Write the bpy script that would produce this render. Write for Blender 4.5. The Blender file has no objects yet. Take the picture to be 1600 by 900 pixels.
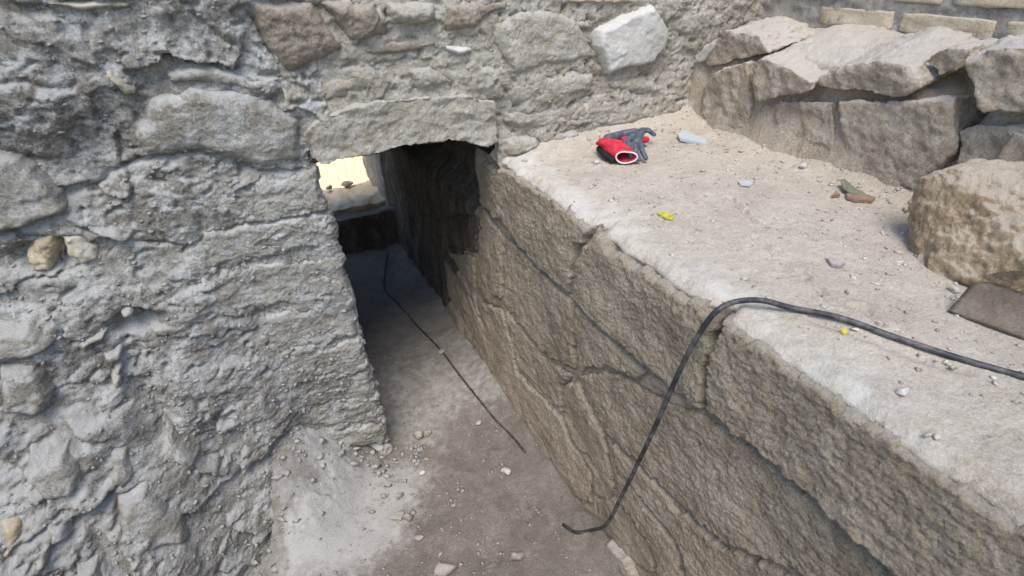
import bpy, bmesh, math, random
import numpy as np
from mathutils import Vector, Matrix

random.seed(7)
RNG = np.random.default_rng(11)
S = bpy.context.scene
COL = S.collection

# ------------------------------------------------------------------ camera
FPX, PITCH, ROLL, YAW = 860.2, math.radians(32.115), math.radians(2.594), math.radians(24.372)
CAM = np.array([0.0, 0.0, 1.73])
_f = np.array([math.sin(YAW)*math.cos(PITCH), math.cos(YAW)*math.cos(PITCH), -math.sin(PITCH)])
_r = np.array([math.cos(YAW), -math.sin(YAW), 0.0])
_d = np.cross(_f, _r)
RT = math.cos(ROLL)*_r + math.sin(ROLL)*_d
DN = -math.sin(ROLL)*_r + math.cos(ROLL)*_d
cam_data = bpy.data.cameras.new('camera')
cam_data.sensor_width = 36.0
cam_data.lens = 36.0*FPX/1600.0
cam_data.clip_start = 0.02
cam_data.clip_end = 500.0
cam = bpy.data.objects.new('camera', cam_data)
COL.objects.link(cam)
m = Matrix.Identity(4)
for i in range(3):
    m[i][0] = RT[i]; m[i][1] = -DN[i]; m[i][2] = -_f[i]; m[i][3] = CAM[i]
cam.matrix_world = m
S.camera = cam

# ------------------------------------------------------------------ sky, sun, exposure
SUN_ELEV = math.radians(61)
SUN_X, SUN_Y = -0.45, -0.89                 # veiled sun behind the camera, a little to the left
SUN_AZ = math.atan2(SUN_X, SUN_Y)
world = bpy.data.worlds.new('World'); S.world = world
world.use_nodes = True
wn, wl = world.node_tree.nodes, world.node_tree.links
wn.clear()
wout = wn.new('ShaderNodeOutputWorld'); bg = wn.new('ShaderNodeBackground')
sky = wn.new('ShaderNodeTexSky'); sky.sky_type = 'NISHITA'; sky.sun_disc = False
sky.sun_elevation = SUN_ELEV
sky.sun_rotation = SUN_AZ
sky.air_density = 1.0; sky.dust_density = 1.0; sky.ozone_density = 1.0
hsv = wn.new('ShaderNodeHueSaturation'); hsv.inputs['Saturation'].default_value = 1.0
wl.new(sky.outputs['Color'], hsv.inputs['Color']); wl.new(hsv.outputs['Color'], bg.inputs['Color'])
bg.inputs['Strength'].default_value = 0.125
wl.new(bg.outputs['Background'], wout.inputs['Surface'])
sun_data = bpy.data.lights.new('sun', 'SUN')
sun_data.energy = 1.5; sun_data.angle = math.radians(32); sun_data.color = (1.0, 0.93, 0.84)
sun = bpy.data.objects.new('sun', sun_data); COL.objects.link(sun)
sdir = Vector((SUN_X*math.cos(SUN_ELEV), SUN_Y*math.cos(SUN_ELEV), math.sin(SUN_ELEV)))   # towards the sun
sun.rotation_euler = sdir.to_track_quat('Z', 'Y').to_euler()
S.view_settings.view_transform = 'Standard'
S.view_settings.look = 'None'
S.view_settings.gamma = 1.0
S.view_settings.use_curve_mapping = False
S.view_settings.exposure = 1.33

# ------------------------------------------------------------------ measured place (metres)
ZF, ZL = 0.0, 1.13        # trench floor, ledge
XR = 0.72                 # face of the right trench wall
YF = 1.62                 # face of the wall with the opening
XW = 1.50                 # low stone wall on the ledge
XB = 1.80                 # brick wall

def ray(px):
    v = (px[0]-800)/FPX*RT + (px[1]-450)/FPX*DN + _f
    return v
def onX(px, x): r = ray(px); return CAM + r*(x/r[0])
def onY(px, y): r = ray(px); return CAM + r*(y/r[1])
def onZ(px, z): r = ray(px); return CAM + r*((z-CAM[2])/r[2])

# ------------------------------------------------------------------ noise
_perm = np.random.default_rng(3).permutation(256); _perm = np.concatenate([_perm, _perm, _perm])
_g = np.random.default_rng(5).normal(size=(256, 3)); _g /= np.linalg.norm(_g, axis=1)[:, None]
def pn(x, y, z):
    x, y, z = np.broadcast_arrays(np.asarray(x, float), np.asarray(y, float), np.asarray(z, float))
    xi, yi, zi = np.floor(x).astype(int), np.floor(y).astype(int), np.floor(z).astype(int)
    xf, yf, zf = x-xi, y-yi, z-zi
    xi &= 255; yi &= 255; zi &= 255
    u, v, w = (t*t*t*(t*(t*6-15)+10) for t in (xf, yf, zf))
    out = 0
    for dx in (0, 1):
        wx = u if dx else 1-u
        for dy in (0, 1):
            wy = v if dy else 1-v
            for dz in (0, 1):
                wz = w if dz else 1-w
                g = _g[_perm[_perm[_perm[xi+dx]+yi+dy]+zi+dz]]
                out = out + wx*wy*wz*(g[..., 0]*(xf-dx)+g[..., 1]*(yf-dy)+g[..., 2]*(zf-dz))
    return out*1.5
def fbm(x, y, z, n=4, gain=0.5, lac=2.07):
    a, s, o = 1.0, 0, 0
    for i in range(n):
        o = o + a*pn(x*lac**i+i*17.3, y*lac**i+i*5.1, z*lac**i-i*9.7); s += a; a *= gain
    return o/s*1.3
def ridged(x, y, z, n=4):
    a, o, s = 1.0, 0, 0
    for i in range(n):
        o = o + a*(1-2*np.abs(pn(x*2.1**i+i*11, y*2.1**i-i*7, z*2.1**i))); s += a; a *= 0.5
    return o/s
def hash2(i, j, k):
    h = (i*374761393 + j*668265263 + k*1442695041) & 0x7fffffff
    h = ((h ^ (h >> 13))*1274126177) & 0x7fffffff
    return ((h ^ (h >> 16)) & 0xffff)/65535.0
def worley(u, v, k=0):
    ui, vi = np.floor(u).astype(np.int64), np.floor(v).astype(np.int64)
    f1 = np.full(u.shape, 9.0); f2 = f1.copy()
    cx = np.zeros(u.shape); cy = np.zeros(u.shape); cid = np.zeros(u.shape); ca = np.zeros(u.shape); cb = np.zeros(u.shape)
    for di in (-1, 0, 1):
        for dj in (-1, 0, 1):
            a, b = ui+di, vi+dj
            px, py = a+hash2(a, b, k), b+hash2(a, b, k+1)
            d = np.hypot(u-px, v-py)
            new = d < f1
            f2 = np.where(new, f1, np.minimum(f2, d))
            cid = np.where(new, hash2(a, b, k+2), cid); ca = np.where(new, hash2(a, b, k+3), ca); cb = np.where(new, hash2(a, b, k+4), cb)
            cx = np.where(new, px, cx); cy = np.where(new, py, cy)
            f1 = np.where(new, d, f1)
    return f1, f2, cid, ca, cb, u-cx, v-cy
def sstep(a, b, x):
    t = np.clip((x-a)/(b-a), 0, 1); return t*t*(3-2*t)
def terrace(h, k, sharp=0.75):
    q = h*k; i = np.floor(q); f = q-i
    return (i + sstep(sharp, 1.0, f)*0.85 + 0.15*f)/k
def chunks(u, v, su, sv, k=0, warp=0.25):
    """fractured cells: each cell has its own offset and tilt; returns height (about -1..1) and joint distance"""
    a, b = u/su, v/sv
    wa = fbm(a*0.9+k, b*0.9, 3.3+k, 3)*warp*2; wb = fbm(a*0.9-k, b*0.9+9, 7.7+k, 3)*warp*2
    f1, f2, c, ta, tb, du, dv = worley(a+wa, b+wb, k*13+1)
    return (c-0.5)*1.2 + (ta-0.5)*1.6*du + (tb-0.7)*1.8*dv, f2-f1

# ------------------------------------------------------------------ mesh helpers
def mesh_np(name, co, quads, smooth=True, attrs=None):
    co = np.asarray(co, np.float32).reshape(-1, 3); quads = np.asarray(quads, np.int32)
    n, k = quads.shape
    me = bpy.data.meshes.new(name)
    me.vertices.add(len(co)); me.vertices.foreach_set('co', co.ravel())
    me.loops.add(n*k); me.loops.foreach_set('vertex_index', quads.ravel())
    me.polygons.add(n); me.polygons.foreach_set('loop_start', np.arange(0, n*k, k, dtype=np.int32))
    if smooth: me.polygons.foreach_set('use_smooth', np.ones(n, bool))
    me.update(calc_edges=True)
    for an, av in (attrs or {}).items():
        a = me.attributes.new(an, 'FLOAT', 'POINT'); a.data.foreach_set('value', np.asarray(av, np.float32).ravel())
    return me
def grid_quads(nu, nv, flip=False):
    i = np.arange(nu*nv).reshape(nu, nv)
    q = np.stack([i[:-1, :-1], i[1:, :-1], i[1:, 1:], i[:-1, 1:]], -1).reshape(-1, 4)
    return q[:, ::-1] if flip else q
def compact(co, quads, attrs=None):
    used = np.unique(quads); remap = np.full(len(co), -1); remap[used] = np.arange(len(used))
    return co[used], remap[quads], {k: np.asarray(v).ravel()[used] for k, v in (attrs or {}).items()}
def obj(name, me, mat, parent=None):
    if mat and not me.materials: me.materials.append(mat)
    o = bpy.data.objects.new(name, me); COL.objects.link(o)
    if parent:
        o.parent = parent
        o.matrix_parent_inverse = parent.matrix_world.inverted()
    return o
def thing(name, label, cat, loc=(0, 0, 0), group=None):
    o = bpy.data.objects.new(name, None); COL.objects.link(o)
    o.empty_display_size = 0.1
    o.matrix_world = Matrix.Translation(Vector(loc))
    tag(o, label, cat, group); return o
def tag(o, label, cat, group=None):
    o['label'] = label; o['category'] = cat
    if group: o['group'] = group
    return o
def kind(o, k): o['kind'] = k; return o
def recentre(o):
    """put the origin of a one-mesh thing at its base"""
    me = o.data; n = len(me.vertices); co = np.empty(n*3, np.float32); me.vertices.foreach_get('co', co); co = co.reshape(-1, 3)
    c = np.array([co[:, 0].mean(), co[:, 1].mean(), co[:, 2].min()])
    me.vertices.foreach_set('co', (co-c).ravel().astype(np.float32)); me.update(); o.location = c; return o

# ------------------------------------------------------------------ materials
class NT:
    def __init__(s, name):
        s.m = bpy.data.materials.new(name); s.m.use_nodes = True
        s.t = s.m.node_tree; s.t.nodes.clear()
        s.out = s.t.nodes.new('ShaderNodeOutputMaterial'); s.b = s.t.nodes.new('ShaderNodeBsdfPrincipled')
        s.t.links.new(s.b.outputs[0], s.out.inputs[0])
        s.geo = s.t.nodes.new('ShaderNodeNewGeometry')
    def n(s, t, **k):
        o = s.t.nodes.new(t)
        for a, b in k.items(): setattr(o, a, b)
        return o
    def l(s, a, b): s.t.links.new(a, b)
    def noise(s, scale, detail=6, rough=0.6, stretch=None, off=0.0):
        o = s.n('ShaderNodeTexNoise'); o.inputs['Scale'].default_value = scale; o.inputs['Detail'].default_value = detail; o.inputs['Roughness'].default_value = rough
        mp = s.n('ShaderNodeMapping'); mp.inputs['Location'].default_value = (off, off*1.7, -off)
        if stretch: mp.inputs['Scale'].default_value = stretch
        s.l(s.geo.outputs['Position'], mp.inputs['Vector']); s.l(mp.outputs[0], o.inputs['Vector'])
        return o.outputs['Fac']
    def rng(s, v, a, b, c=0.0, d=1.0):
        o = s.n('ShaderNodeMapRange'); o.inputs[1].default_value = a; o.inputs[2].default_value = b; o.inputs[3].default_value = c; o.inputs[4].default_value = d
        s.l(v, o.inputs[0]); return o.outputs[0]
    def math(s, op, a, b):
        o = s.n('ShaderNodeMath', operation=op)
        for i, v in enumerate((a, b)):
            if isinstance(v, (int, float)): o.inputs[i].default_value = v
            else: s.l(v, o.inputs[i])
        return o.outputs[0]
    def mix(s, f, a, b, mode='MIX'):
        o = s.n('ShaderNodeMix', data_type='RGBA', blend_type=mode)
        for i, v in ((0, f), (6, a), (7, b)):
            if isinstance(v, (int, float)): o.inputs[i].default_value = v
            elif isinstance(v, tuple): o.inputs[i].default_value = (*v[:3], 1)
            else: s.l(v, o.inputs[i])
        return o.outputs[2]
def rock_mat(name, a, b, c, dust=(0.42, 0.40, 0.37), dust_amt=0.8, d0=0.55, d1=0.92, scale=1.0, bump=0.5, specks=0.5, grain=0.55, pale=None, stretch=None, bscale=110, bdist=0.006, dn=0.28, grey=None):
    t = NT(name)
    col = t.mix(t.rng(t.noise(4.5*scale, 6, 0.62, stretch), 0.36, 0.64), a, b)
    col = t.mix(t.rng(t.noise(17*scale, 11, 0.74, stretch, 3.1), 0.47, 0.62, 0.0, 0.9), col, c)
    fine = t.noise(170*scale, 6, 0.8, None, 1.3)
    col = t.mix(grain, col, t.mix(t.rng(fine, 0.3, 0.7), (0.0, 0.0, 0.0), (1, 1, 1)), 'SOFT_LIGHT')
    if grey is not None:
        ag = t.n('ShaderNodeAttribute', attribute_name='grey')
        col = t.mix(t.math('MULTIPLY', ag.outputs['Fac'], 0.9), col, t.mix(t.rng(t.noise(15, 11, 0.74, None, 9.0), 0.40, 0.62), grey, (0.36, 0.35, 0.335)))
    if pale is not None:
        at = t.n('ShaderNodeAttribute', attribute_name='pale')
        f = t.math('ADD', at.outputs['Fac'], t.rng(t.noise(26, 6, 0.7, None, 8.0), 0.2, 0.8, -0.5, 0.5))
        col = t.mix(t.rng(f, 0.30, 0.85, 0.0, 0.85), col, pale)
    sep = t.n('ShaderNodeSeparateXYZ'); t.l(t.geo.outputs['Normal'], sep.inputs[0])
    up = t.math('ADD', sep.outputs[2], t.rng(t.noise(34*scale, 6, 0.7, None, 5.0), 0.2, 0.8, -dn, dn))
    col = t.mix(t.math('MULTIPLY', t.rng(up, d0, d1), dust_amt), col, dust)
    if specks:
        sp = t.noise(300, 2, 0.5, None, 2.2); msk = t.noise(11, 3, 0.6, None, 6.0)
        f = t.math('MULTIPLY', t.rng(sp, 0.66, 0.72), t.rng(msk, 0.42, 0.6, 0.0, specks))
        col = t.mix(f, col, (0.62, 0.60, 0.57))
    t.l(col, t.b.inputs['Base Color'])
    t.b.inputs['Roughness'].default_value = 0.95
    t.b.inputs['Specular IOR Level'].default_value = 0.18
    b1 = t.n('ShaderNodeBump'); b1.inputs['Strength'].default_value = bump; b1.inputs['Distance'].default_value = bdist
    h = t.math('ADD', t.noise(bscale, 6, 0.75, None, 4.0), t.math('MULTIPLY', fine, 0.6))
    t.l(h, b1.inputs['Height']); t.l(b1.outputs[0], t.b.inputs['Normal'])
    return t.m
def plain_mat(name, col, rough=0.6, var=0.15, scale=40, spec=0.4, bump=0.0, dust=None):
    t = NT(name)
    c = t.mix(t.rng(t.noise(scale, 5, 0.6), 0.3, 0.7), tuple(x*(1-var) for x in col), tuple(min(1, x*(1+var)) for x in col))
    if dust:
        c = t.mix(t.rng(t.noise(scale*0.6, 7, 0.7, None, 4.0), 0.45, 0.75, 0.0, dust), c, (0.40, 0.37, 0.33))
    t.l(c, t.b.inputs['Base Color']); t.b.inputs['Roughness'].default_value = rough; t.b.inputs['Specular IOR Level'].default_value = spec
    if bump:
        b1 = t.n('ShaderNodeBump'); b1.inputs['Strength'].default_value = bump; b1.inputs['Distance'].default_value = 0.002
        t.l(t.noise(scale*6, 3, 0.6), b1.inputs['Height']); t.l(b1.outputs[0], t.b.inputs['Normal'])
    return t.m

M = {}
M['left'] = rock_mat('grey_rubble', (0.35, 0.33, 0.288), (0.215, 0.195, 0.163), (0.53, 0.53, 0.51), dust=(0.55, 0.545, 0.52), dust_amt=0.7, d0=0.36, d1=0.80, stretch=(1, 1, 1.2), specks=0.6, bump=1.0, grain=0.8, bdist=0.010)
M['leftst'] = rock_mat('pale_rubble_stone', (0.40, 0.375, 0.32), (0.265, 0.24, 0.197), (0.53, 0.525, 0.50), dust=(0.56, 0.555, 0.53), dust_amt=0.7, d0=0.42, d1=0.85, stretch=(1, 1, 1.2), specks=0.5, bump=1.0, grain=0.75, bdist=0.010)
M['upper'] = rock_mat('brown_block_stone', (0.33, 0.275, 0.212), (0.24, 0.196, 0.148), (0.40, 0.352, 0.285), dust=(0.47, 0.43, 0.37), specks=0.5, bump=1.0, grain=0.65, bdist=0.009)
M['ochre']  = rock_mat('ochre_stone', (0.36, 0.29, 0.19), (0.27, 0.21, 0.13), (0.44, 0.38, 0.28), dust_amt=0.4)
M['cream'] = rock_mat('cream_stone', (0.44, 0.40, 0.30), (0.36, 0.32, 0.235), (0.48, 0.455, 0.385), dust_amt=0.5, bump=0.8)
M['mason'] = rock_mat('tan_masonry_stone', (0.42, 0.362, 0.285), (0.325, 0.275, 0.21), (0.49, 0.44, 0.365), dust=(0.52, 0.48, 0.42), specks=0.5, bump=1.0, grain=0.6, bdist=0.009)
M['lintel'] = rock_mat('lintel_stone', (0.46, 0.415, 0.335), (0.345, 0.305, 0.24), (0.54, 0.515, 0.455), dust=(0.56, 0.53, 0.475), specks=0.6, bump=1.0, grain=0.65, bdist=0.010)
M['palest'] = rock_mat('pale_block', (0.52, 0.495, 0.45), (0.44, 0.41, 0.365), (0.56, 0.54, 0.505), dust=(0.54, 0.52, 0.48), specks=0.2, bump=0.7, grain=0.45)
M['right'] = rock_mat('brown_trench_stone', (0.505, 0.418, 0.308), (0.37, 0.30, 0.212), (0.57, 0.49, 0.38), dust=(0.56, 0.515, 0.43), dust_amt=0.75, d0=0.6, d1=1.0, specks=0.25, bump=1.0, scale=1.2, grain=0.75, bscale=190, bdist=0.013)
M['mortar'] = rock_mat('earth_mortar', (0.43, 0.345, 0.255), (0.32, 0.252, 0.18), (0.49, 0.41, 0.32), dust=(0.50, 0.45, 0.38), specks=0.3, bump=1.0, bscale=170, bdist=0.011, grain=0.65)
M['ledge'] = rock_mat('ledge_earth', (0.485, 0.42, 0.335), (0.41, 0.352, 0.275), (0.525, 0.465, 0.38), dust=(0.57, 0.525, 0.45), dust_amt=0.35, d0=0.75, d1=1.15, specks=0.6, bump=1.0, grain=0.6, pale=(0.63, 0.60, 0.54), bscale=150)
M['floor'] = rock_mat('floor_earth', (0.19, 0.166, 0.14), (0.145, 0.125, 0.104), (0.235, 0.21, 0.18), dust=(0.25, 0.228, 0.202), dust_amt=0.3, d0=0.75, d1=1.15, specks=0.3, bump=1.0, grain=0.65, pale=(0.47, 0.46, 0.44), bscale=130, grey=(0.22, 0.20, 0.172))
M['low'] = rock_mat('low_wall_stone', (0.46, 0.385, 0.295), (0.345, 0.28, 0.208), (0.53, 0.465, 0.38), dust=(0.59, 0.535, 0.46), dust_amt=0.95, d0=0.40, d1=0.80, specks=0.8, bump=1.0, grain=0.65, bdist=0.010)
M['bould'] = rock_mat('boulder_stone', (0.50, 0.365, 0.232), (0.34, 0.242, 0.15), (0.58, 0.455, 0.315), dust=(0.66, 0.565, 0.44), dust_amt=0.8, d0=0.44, d1=0.58, specks=0.3, bump=1.0, grain=0.6, dn=0.12, bdist=0.012)
M['brick'] = rock_mat('yellow_brick', (0.52, 0.43, 0.30), (0.44, 0.355, 0.24), (0.57, 0.49, 0.37), dust_amt=0.6, specks=0.2, bump=0.7, grain=0.5)
M['bmort'] = rock_mat('grey_brick_mortar', (0.42, 0.385, 0.33), (0.32, 0.285, 0.235), (0.47, 0.44, 0.39), dust_amt=0.6, specks=0.5, bump=1.0, bdist=0.009)
M['peb']    = rock_mat('pebble_stone', (0.42, 0.385, 0.33), (0.32, 0.285, 0.235), (0.50, 0.475, 0.43), dust_amt=0.5, specks=0.0, bump=0.3)
M['pebd']   = rock_mat('dark_pebble_stone', (0.26, 0.228, 0.19), (0.20, 0.17, 0.14), (0.31, 0.28, 0.24), dust_amt=0.4, specks=0.0, bump=0.3)
M['sand']   = rock_mat('sun_tinted_sandy_earth', (0.58, 0.45, 0.29), (0.48, 0.36, 0.22), (0.64, 0.52, 0.36), dust=(0.6, 0.5, 0.36), specks=0.2)  # sandy earth, colour warmed to look sunlit on the shaded step
M['dark']   = rock_mat('shade_darkened_rock', (0.17, 0.132, 0.098), (0.095, 0.074, 0.056), (0.25, 0.205, 0.16), dust=(0.30, 0.27, 0.23), dust_amt=0.5, specks=0.8, bump=1.0, grain=0.8, stretch=(1, 1, 0.35), bdist=0.012)  # dark streaked rock, darkened further to put passage shade in its colour
M['plast']  = rock_mat('earth_plaster', (0.42, 0.35, 0.27), (0.36, 0.29, 0.22), (0.48, 0.41, 0.33), specks=0.0)

# ------------------------------------------------------------------ polygons on a wall face
def pip_sd(u, v, poly):
    """signed distance (positive inside) of points to a polygon"""
    P = np.asarray(poly, float); d = np.full(u.shape, 1e9); inside = np.zeros(u.shape, bool)
    n = len(P)
    for i in range(n):
        a, b = P[i], P[(i+1) % n]; e = b-a; L = (e@e) or 1e-12
        t = np.clip(((u-a[0])*e[0]+(v-a[1])*e[1])/L, 0, 1)
        d = np.minimum(d, np.hypot(u-a[0]-t*e[0], v-a[1]-t*e[1]))
        c = (a[1] > v) != (b[1] > v)
        xi = a[0] + (v-a[1])*e[0]/(e[1] if abs(e[1]) > 1e-12 else 1e-12)
        inside ^= c & (u < xi)
    return np.where(inside, d, -d)
def line_d(u, v, pts):
    d = np.full(u.shape, 1e9)
    for a, b in zip(pts[:-1], pts[1:]):
        a = np.asarray(a); b = np.asarray(b); e = b-a; L = (e@e) or 1e-12
        t = np.clip(((u-a[0])*e[0]+(v-a[1])*e[1])/L, 0, 1)
        d = np.minimum(d, np.hypot(u-a[0]-t*e[0], v-a[1]-t*e[1]))
    return d

# front wall: u = x, v = z, offset h towards the camera (-y)
def f_base(u, v):
    b = 1.0*np.clip(-0.12-u, 0, 0.9)*np.clip(1-v/1.25, 0, 1)**1.3
    b = b + 0.030*fbm(u*2.2, v*2.6, 1.7, 3)*sstep(0.12, -0.2, u) + 0.012*fbm(u*4, v*5, 4.4, 2)
    b = b + 0.25*np.clip(-1.0-u, 0, 2)**1.5
    return b
def f_uv(px):
    y = YF
    for _ in range(12):
        p = onY(px, y); y = 0.5*y + 0.5*(YF - float(f_base(np.array([p[0]]), np.array([p[2]]))[0]))
    return (p[0], p[2])
def f_pos(u, v, h): return np.stack([u, YF-h, v], -1)
FRONT = dict(uv=f_uv, pos=f_pos, base=f_base, flip=False)
# right trench wall: u = y, v = z, offset h towards -x
def r_base(u, v): return 0.018*fbm(u*1.6, v*1.8, 8.8, 3) + 0.03*np.clip(0.35-v, 0, 1)
def r_uv(px): p = onX(px, XR); return (p[1], min(p[2], 1.108))
def r_pos(u, v, h): return np.stack([XR-h, u, v], -1)
RIGHT = dict(uv=r_uv, pos=r_pos, base=r_base, flip=True)

def rel_granular(u, v, k):
    a = fbm(u*7+k, v*7, k*3.1, 4)*0.009
    b = fbm(u*24+k, v*30, k, 3, 0.6)*0.0040
    c = -np.abs(pn(u*62, v*68, k*1.7))*0.0035 - np.abs(pn(u*118, v*125, k))*0.0060
    return a+b+c+0.003
def billow(u, v, k, f):
    return -np.abs(pn(u*f, v*f*1.3, k)) - 0.55*np.abs(pn(u*f*2.1+3, v*f*2.6, k+2))
def rel_strata(u, v, k):
    vv = v + 0.10*u + 0.02*fbm(u*4, v*4, k, 2)
    h = fbm(u*5+k, vv*17, k, 4)
    return terrace(h, 4.0)*0.006 + fbm(u*10, vv*16, k+2, 5, 0.62)*0.011 + billow(u, vv, k, 44)*0.0032 + billow(u, v, k+1, 82)*0.0045 + 0.004
def rel_smooth(u, v, k):
    h, j = chunks(u, v, 0.09, 0.07, int(k*7) % 50)
    return fbm(u*7+k, v*7, k, 3)*0.006 + h*0.003 + fbm(u*40, v*40, k, 4, 0.6)*0.0028 + billow(u, v, k, 45)*0.0025
def rel_block(u, v, k):
    h, j = chunks(u, v, 0.07, 0.05, int(k*7) % 50)
    return fbm(u*8+k, v*8, k, 4)*0.008 + h*0.0035 + fbm(u*36, v*40, k, 4, 0.65)*0.006 + billow(u, v, k, 42)*0.007 + 0.003
REL = dict(granular=rel_granular, strata=rel_strata, smooth=rel_smooth, block=rel_block)

_sid = [0]
def slab(parent, plane, px, mat, H=0.012, ew=0.02, depth=0.03, res=0.0042, rel='granular', tilt=(0, 0), name='stone', label=None, wob=0.006, gain=1.0, uvpoly=None):
    """one stone set in a wall face: irregular outline, rounded arrises, its own relief, sunk into the bed"""
    _sid[0] += 1; k = _sid[0]*3.37
    poly = uvpoly if uvpoly is not None else [plane['uv'](p) for p in px]
    P = np.array(poly); lo, hi = P.min(0)-0.03, P.max(0)+0.03
    wob = min(wob, 0.10*float((P.max(0)-P.min(0)).min()))
    nu, nv = int((hi[0]-lo[0])/res)+2, int((hi[1]-lo[1])/res)+2
    u, v = np.meshgrid(np.linspace(lo[0], hi[0], nu), np.linspace(lo[1], hi[1], nv), indexing='ij')
    wu = u + wob*fbm(u*22+k, v*22, k, 4, 0.6)*1.6; wv = v + wob*fbm(u*22-k, v*22, k+5, 4, 0.6)*1.6
    sd = pip_sd(wu, wv, poly)
    t = np.clip(sd/ew, 0, 1)
    prof = np.sqrt(np.clip(1-(1-t)**2, 0, 1))
    c = P.mean(0)
    r = REL[rel](u, v, k)*gain
    h = plane['base'](u, v) - depth + (depth+H)*prof + r*np.clip(0.3+t, 0, 1) + tilt[0]*(u-c[0])+tilt[1]*(v-c[1])
    co = plane['pos'](u, v, h).reshape(-1, 3)
    q = grid_quads(nu, nv, plane['flip'])
    keep = (sd.ravel()[q] > -0.004).any(1)
    co, q, _ = compact(co, q[keep])
    o = obj(name, mesh_np(name, co, q), mat, parent)
    if label: o['label'] = label
    return o

# rocks from a hull or a prism: voxel remesh, smooth, then displaced along the normals
def np_read(me):
    n = len(me.vertices); co = np.empty(n*3, np.float32); me.vertices.foreach_get('co', co)
    no = np.empty(n*3, np.float32); me.vertex_normals.foreach_get('vector', no)
    return co.reshape(-1, 3).astype(float), no.reshape(-1, 3).astype(float)
def remeshed(bm, voxel, smooth=4):
    bmesh.ops.recalc_face_normals(bm, faces=bm.faces)
    me = bpy.data.meshes.new('rock'); bm.to_mesh(me); bm.free()
    o = bpy.data.objects.new('rock_work', me); COL.objects.link(o)
    md = o.modifiers.new('r', 'REMESH'); md.mode = 'VOXEL'; md.voxel_size = voxel
    if smooth:
        sm = o.modifiers.new('s', 'SMOOTH'); sm.factor = 0.5; sm.iterations = smooth
    dg = bpy.context.evaluated_depsgraph_get()
    out = bpy.data.meshes.new_from_object(o.evaluated_get(dg))
    bpy.data.objects.remove(o); bpy.data.meshes.remove(me)
    return out
def displace(me, amp=1.0, k=0.0, scale=1.0, strat=0.0, ter=1.0):
    co, no = np_read(me); p = co*scale
    x, y, z = p.T
    d = 0.016*fbm(x*6+k, y*6, z*6, 4) + 0.009*fbm(x*24, y*24+k, z*28, 4, 0.68) - 0.005*np.abs(pn(x*44, y*44+k, z*50)) - 0.004*np.abs(pn(x*95+k, y*95, z*95))
    d += 0.010*ter*terrace(fbm(x*9+k, y*9, z*13+k, 3), 3.5)
    if strat: d += strat*fbm(x*6, y*6, z*60+k, 3)
    co = co + no*(d*amp/scale)[:, None]
    me.vertices.foreach_set('co', co.astype(np.float32).ravel()); me.update()
    me.polygons.foreach_set('use_smooth', np.ones(len(me.polygons), bool))
    return me
def hull_rock(pts, voxel=0.008, smooth=4, amp=1.0, k=0.0, strat=0.0, ter=1.0):
    bm = bmesh.new()
    for p in pts: bm.verts.new(Vector([float(c) for c in p]))
    r = bmesh.ops.convex_hull(bm, input=bm.verts)
    dead = list({g for g in r['geom_interior'] + r['geom_unused'] if isinstance(g, bmesh.types.BMVert)})
    if dead: bmesh.ops.delete(bm, geom=dead, context='VERTS')
    return displace(remeshed(bm, voxel, smooth), amp, k, 1.0, strat, ter)
def prism_rock(front, back, voxel=0.007, smooth=3, amp=1.0, k=0.0, strat=0.0):
    bm = bmesh.new()
    a = [bm.verts.new(Vector([float(c) for c in p])) for p in front]
    b = [bm.verts.new(Vector([float(c) for c in p])) for p in back]
    n = len(a); bm.faces.new(a); bm.faces.new(b[::-1])
    for i in range(n): bm.faces.new([a[i], b[i], b[(i+1) % n], a[(i+1) % n]])
    bmesh.ops.triangulate(bm, faces=bm.faces)
    return displace(remeshed(bm, voxel, smooth), amp, k, 1.0, strat)

# ================================================================== THE SETTING
# ground round the excavation, with an opening for it
gx = [-60, -1.75, 1.95, 60]; gy = [-60, -1.7, 2.05, 60]
co, q = [], []
def gquad(x0, x1, y0, y1, z):
    i = len(co); co.extend([(x0, y0, z), (x1, y0, z), (x1, y1, z), (x0, y1, z)]); q.append((i, i+1, i+2, i+3))
gquad(-60, 60, -60, -1.7, 1.12); gquad(-60, -1.75, -1.7, 2.05, 1.12); gquad(1.95, 60, -1.7, 2.05, 1.12)
gquad(-60, 60, 3.42, 60, -0.95)
kind(obj('ground', mesh_np('ground', co, q, False), M['ledge']), 'structure')

# trench floor, rising in a small talus to the left of the opening
def grid(u0, u1, v0, v1, res):
    nu, nv = int((u1-u0)/res)+2, int((v1-v0)/res)+2
    u, v = np.meshgrid(np.linspace(u0, u1, nu), np.linspace(v0, v1, nv), indexing='ij')
    return u, v, nu, nv
def floor_z(X, Y):
    rise = 0.34*sstep(0.20, -0.22, X)*(1-0.75*sstep(-0.22, -0.42, X))
    tal = np.clip(rise*1.0 - 0.85*np.clip(YF-Y, 0, 9), -0.2, 1)
    tal = np.where(Y > YF+0.02, 0, tal)
    tal = 0.5*(tal+np.sqrt(tal*tal+0.0015))
    z = tal + 0.022*fbm(X*2.2, Y*2.2, 2.0, 3) + 0.008*fbm(X*9, Y*9, 5.0, 4) + 0.0022*fbm(X*45, Y*45, 1.0, 4, 0.6)
    tm = sstep(0.02, 0.12, tal)
    h1, j1 = chunks(X, Y, 0.09, 0.08, 21, 0.35)
    z = z + tm*(0.012*h1 + 0.016*fbm(X*9, Y*9, 14.0, 4) + 0.005*fbm(X*40, Y*40, 15.0, 3, 0.6))
    z = z + 0.025*sstep(0.12, 0.0, XR-X)*(1+fbm(X*6, Y*6, 9.0, 2))
    return z - 0.006
X, Y, nu, nv = grid(-0.75, 0.80, 0.60, 2.6, 0.0056)
Z = floor_z(X, Y)
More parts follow.
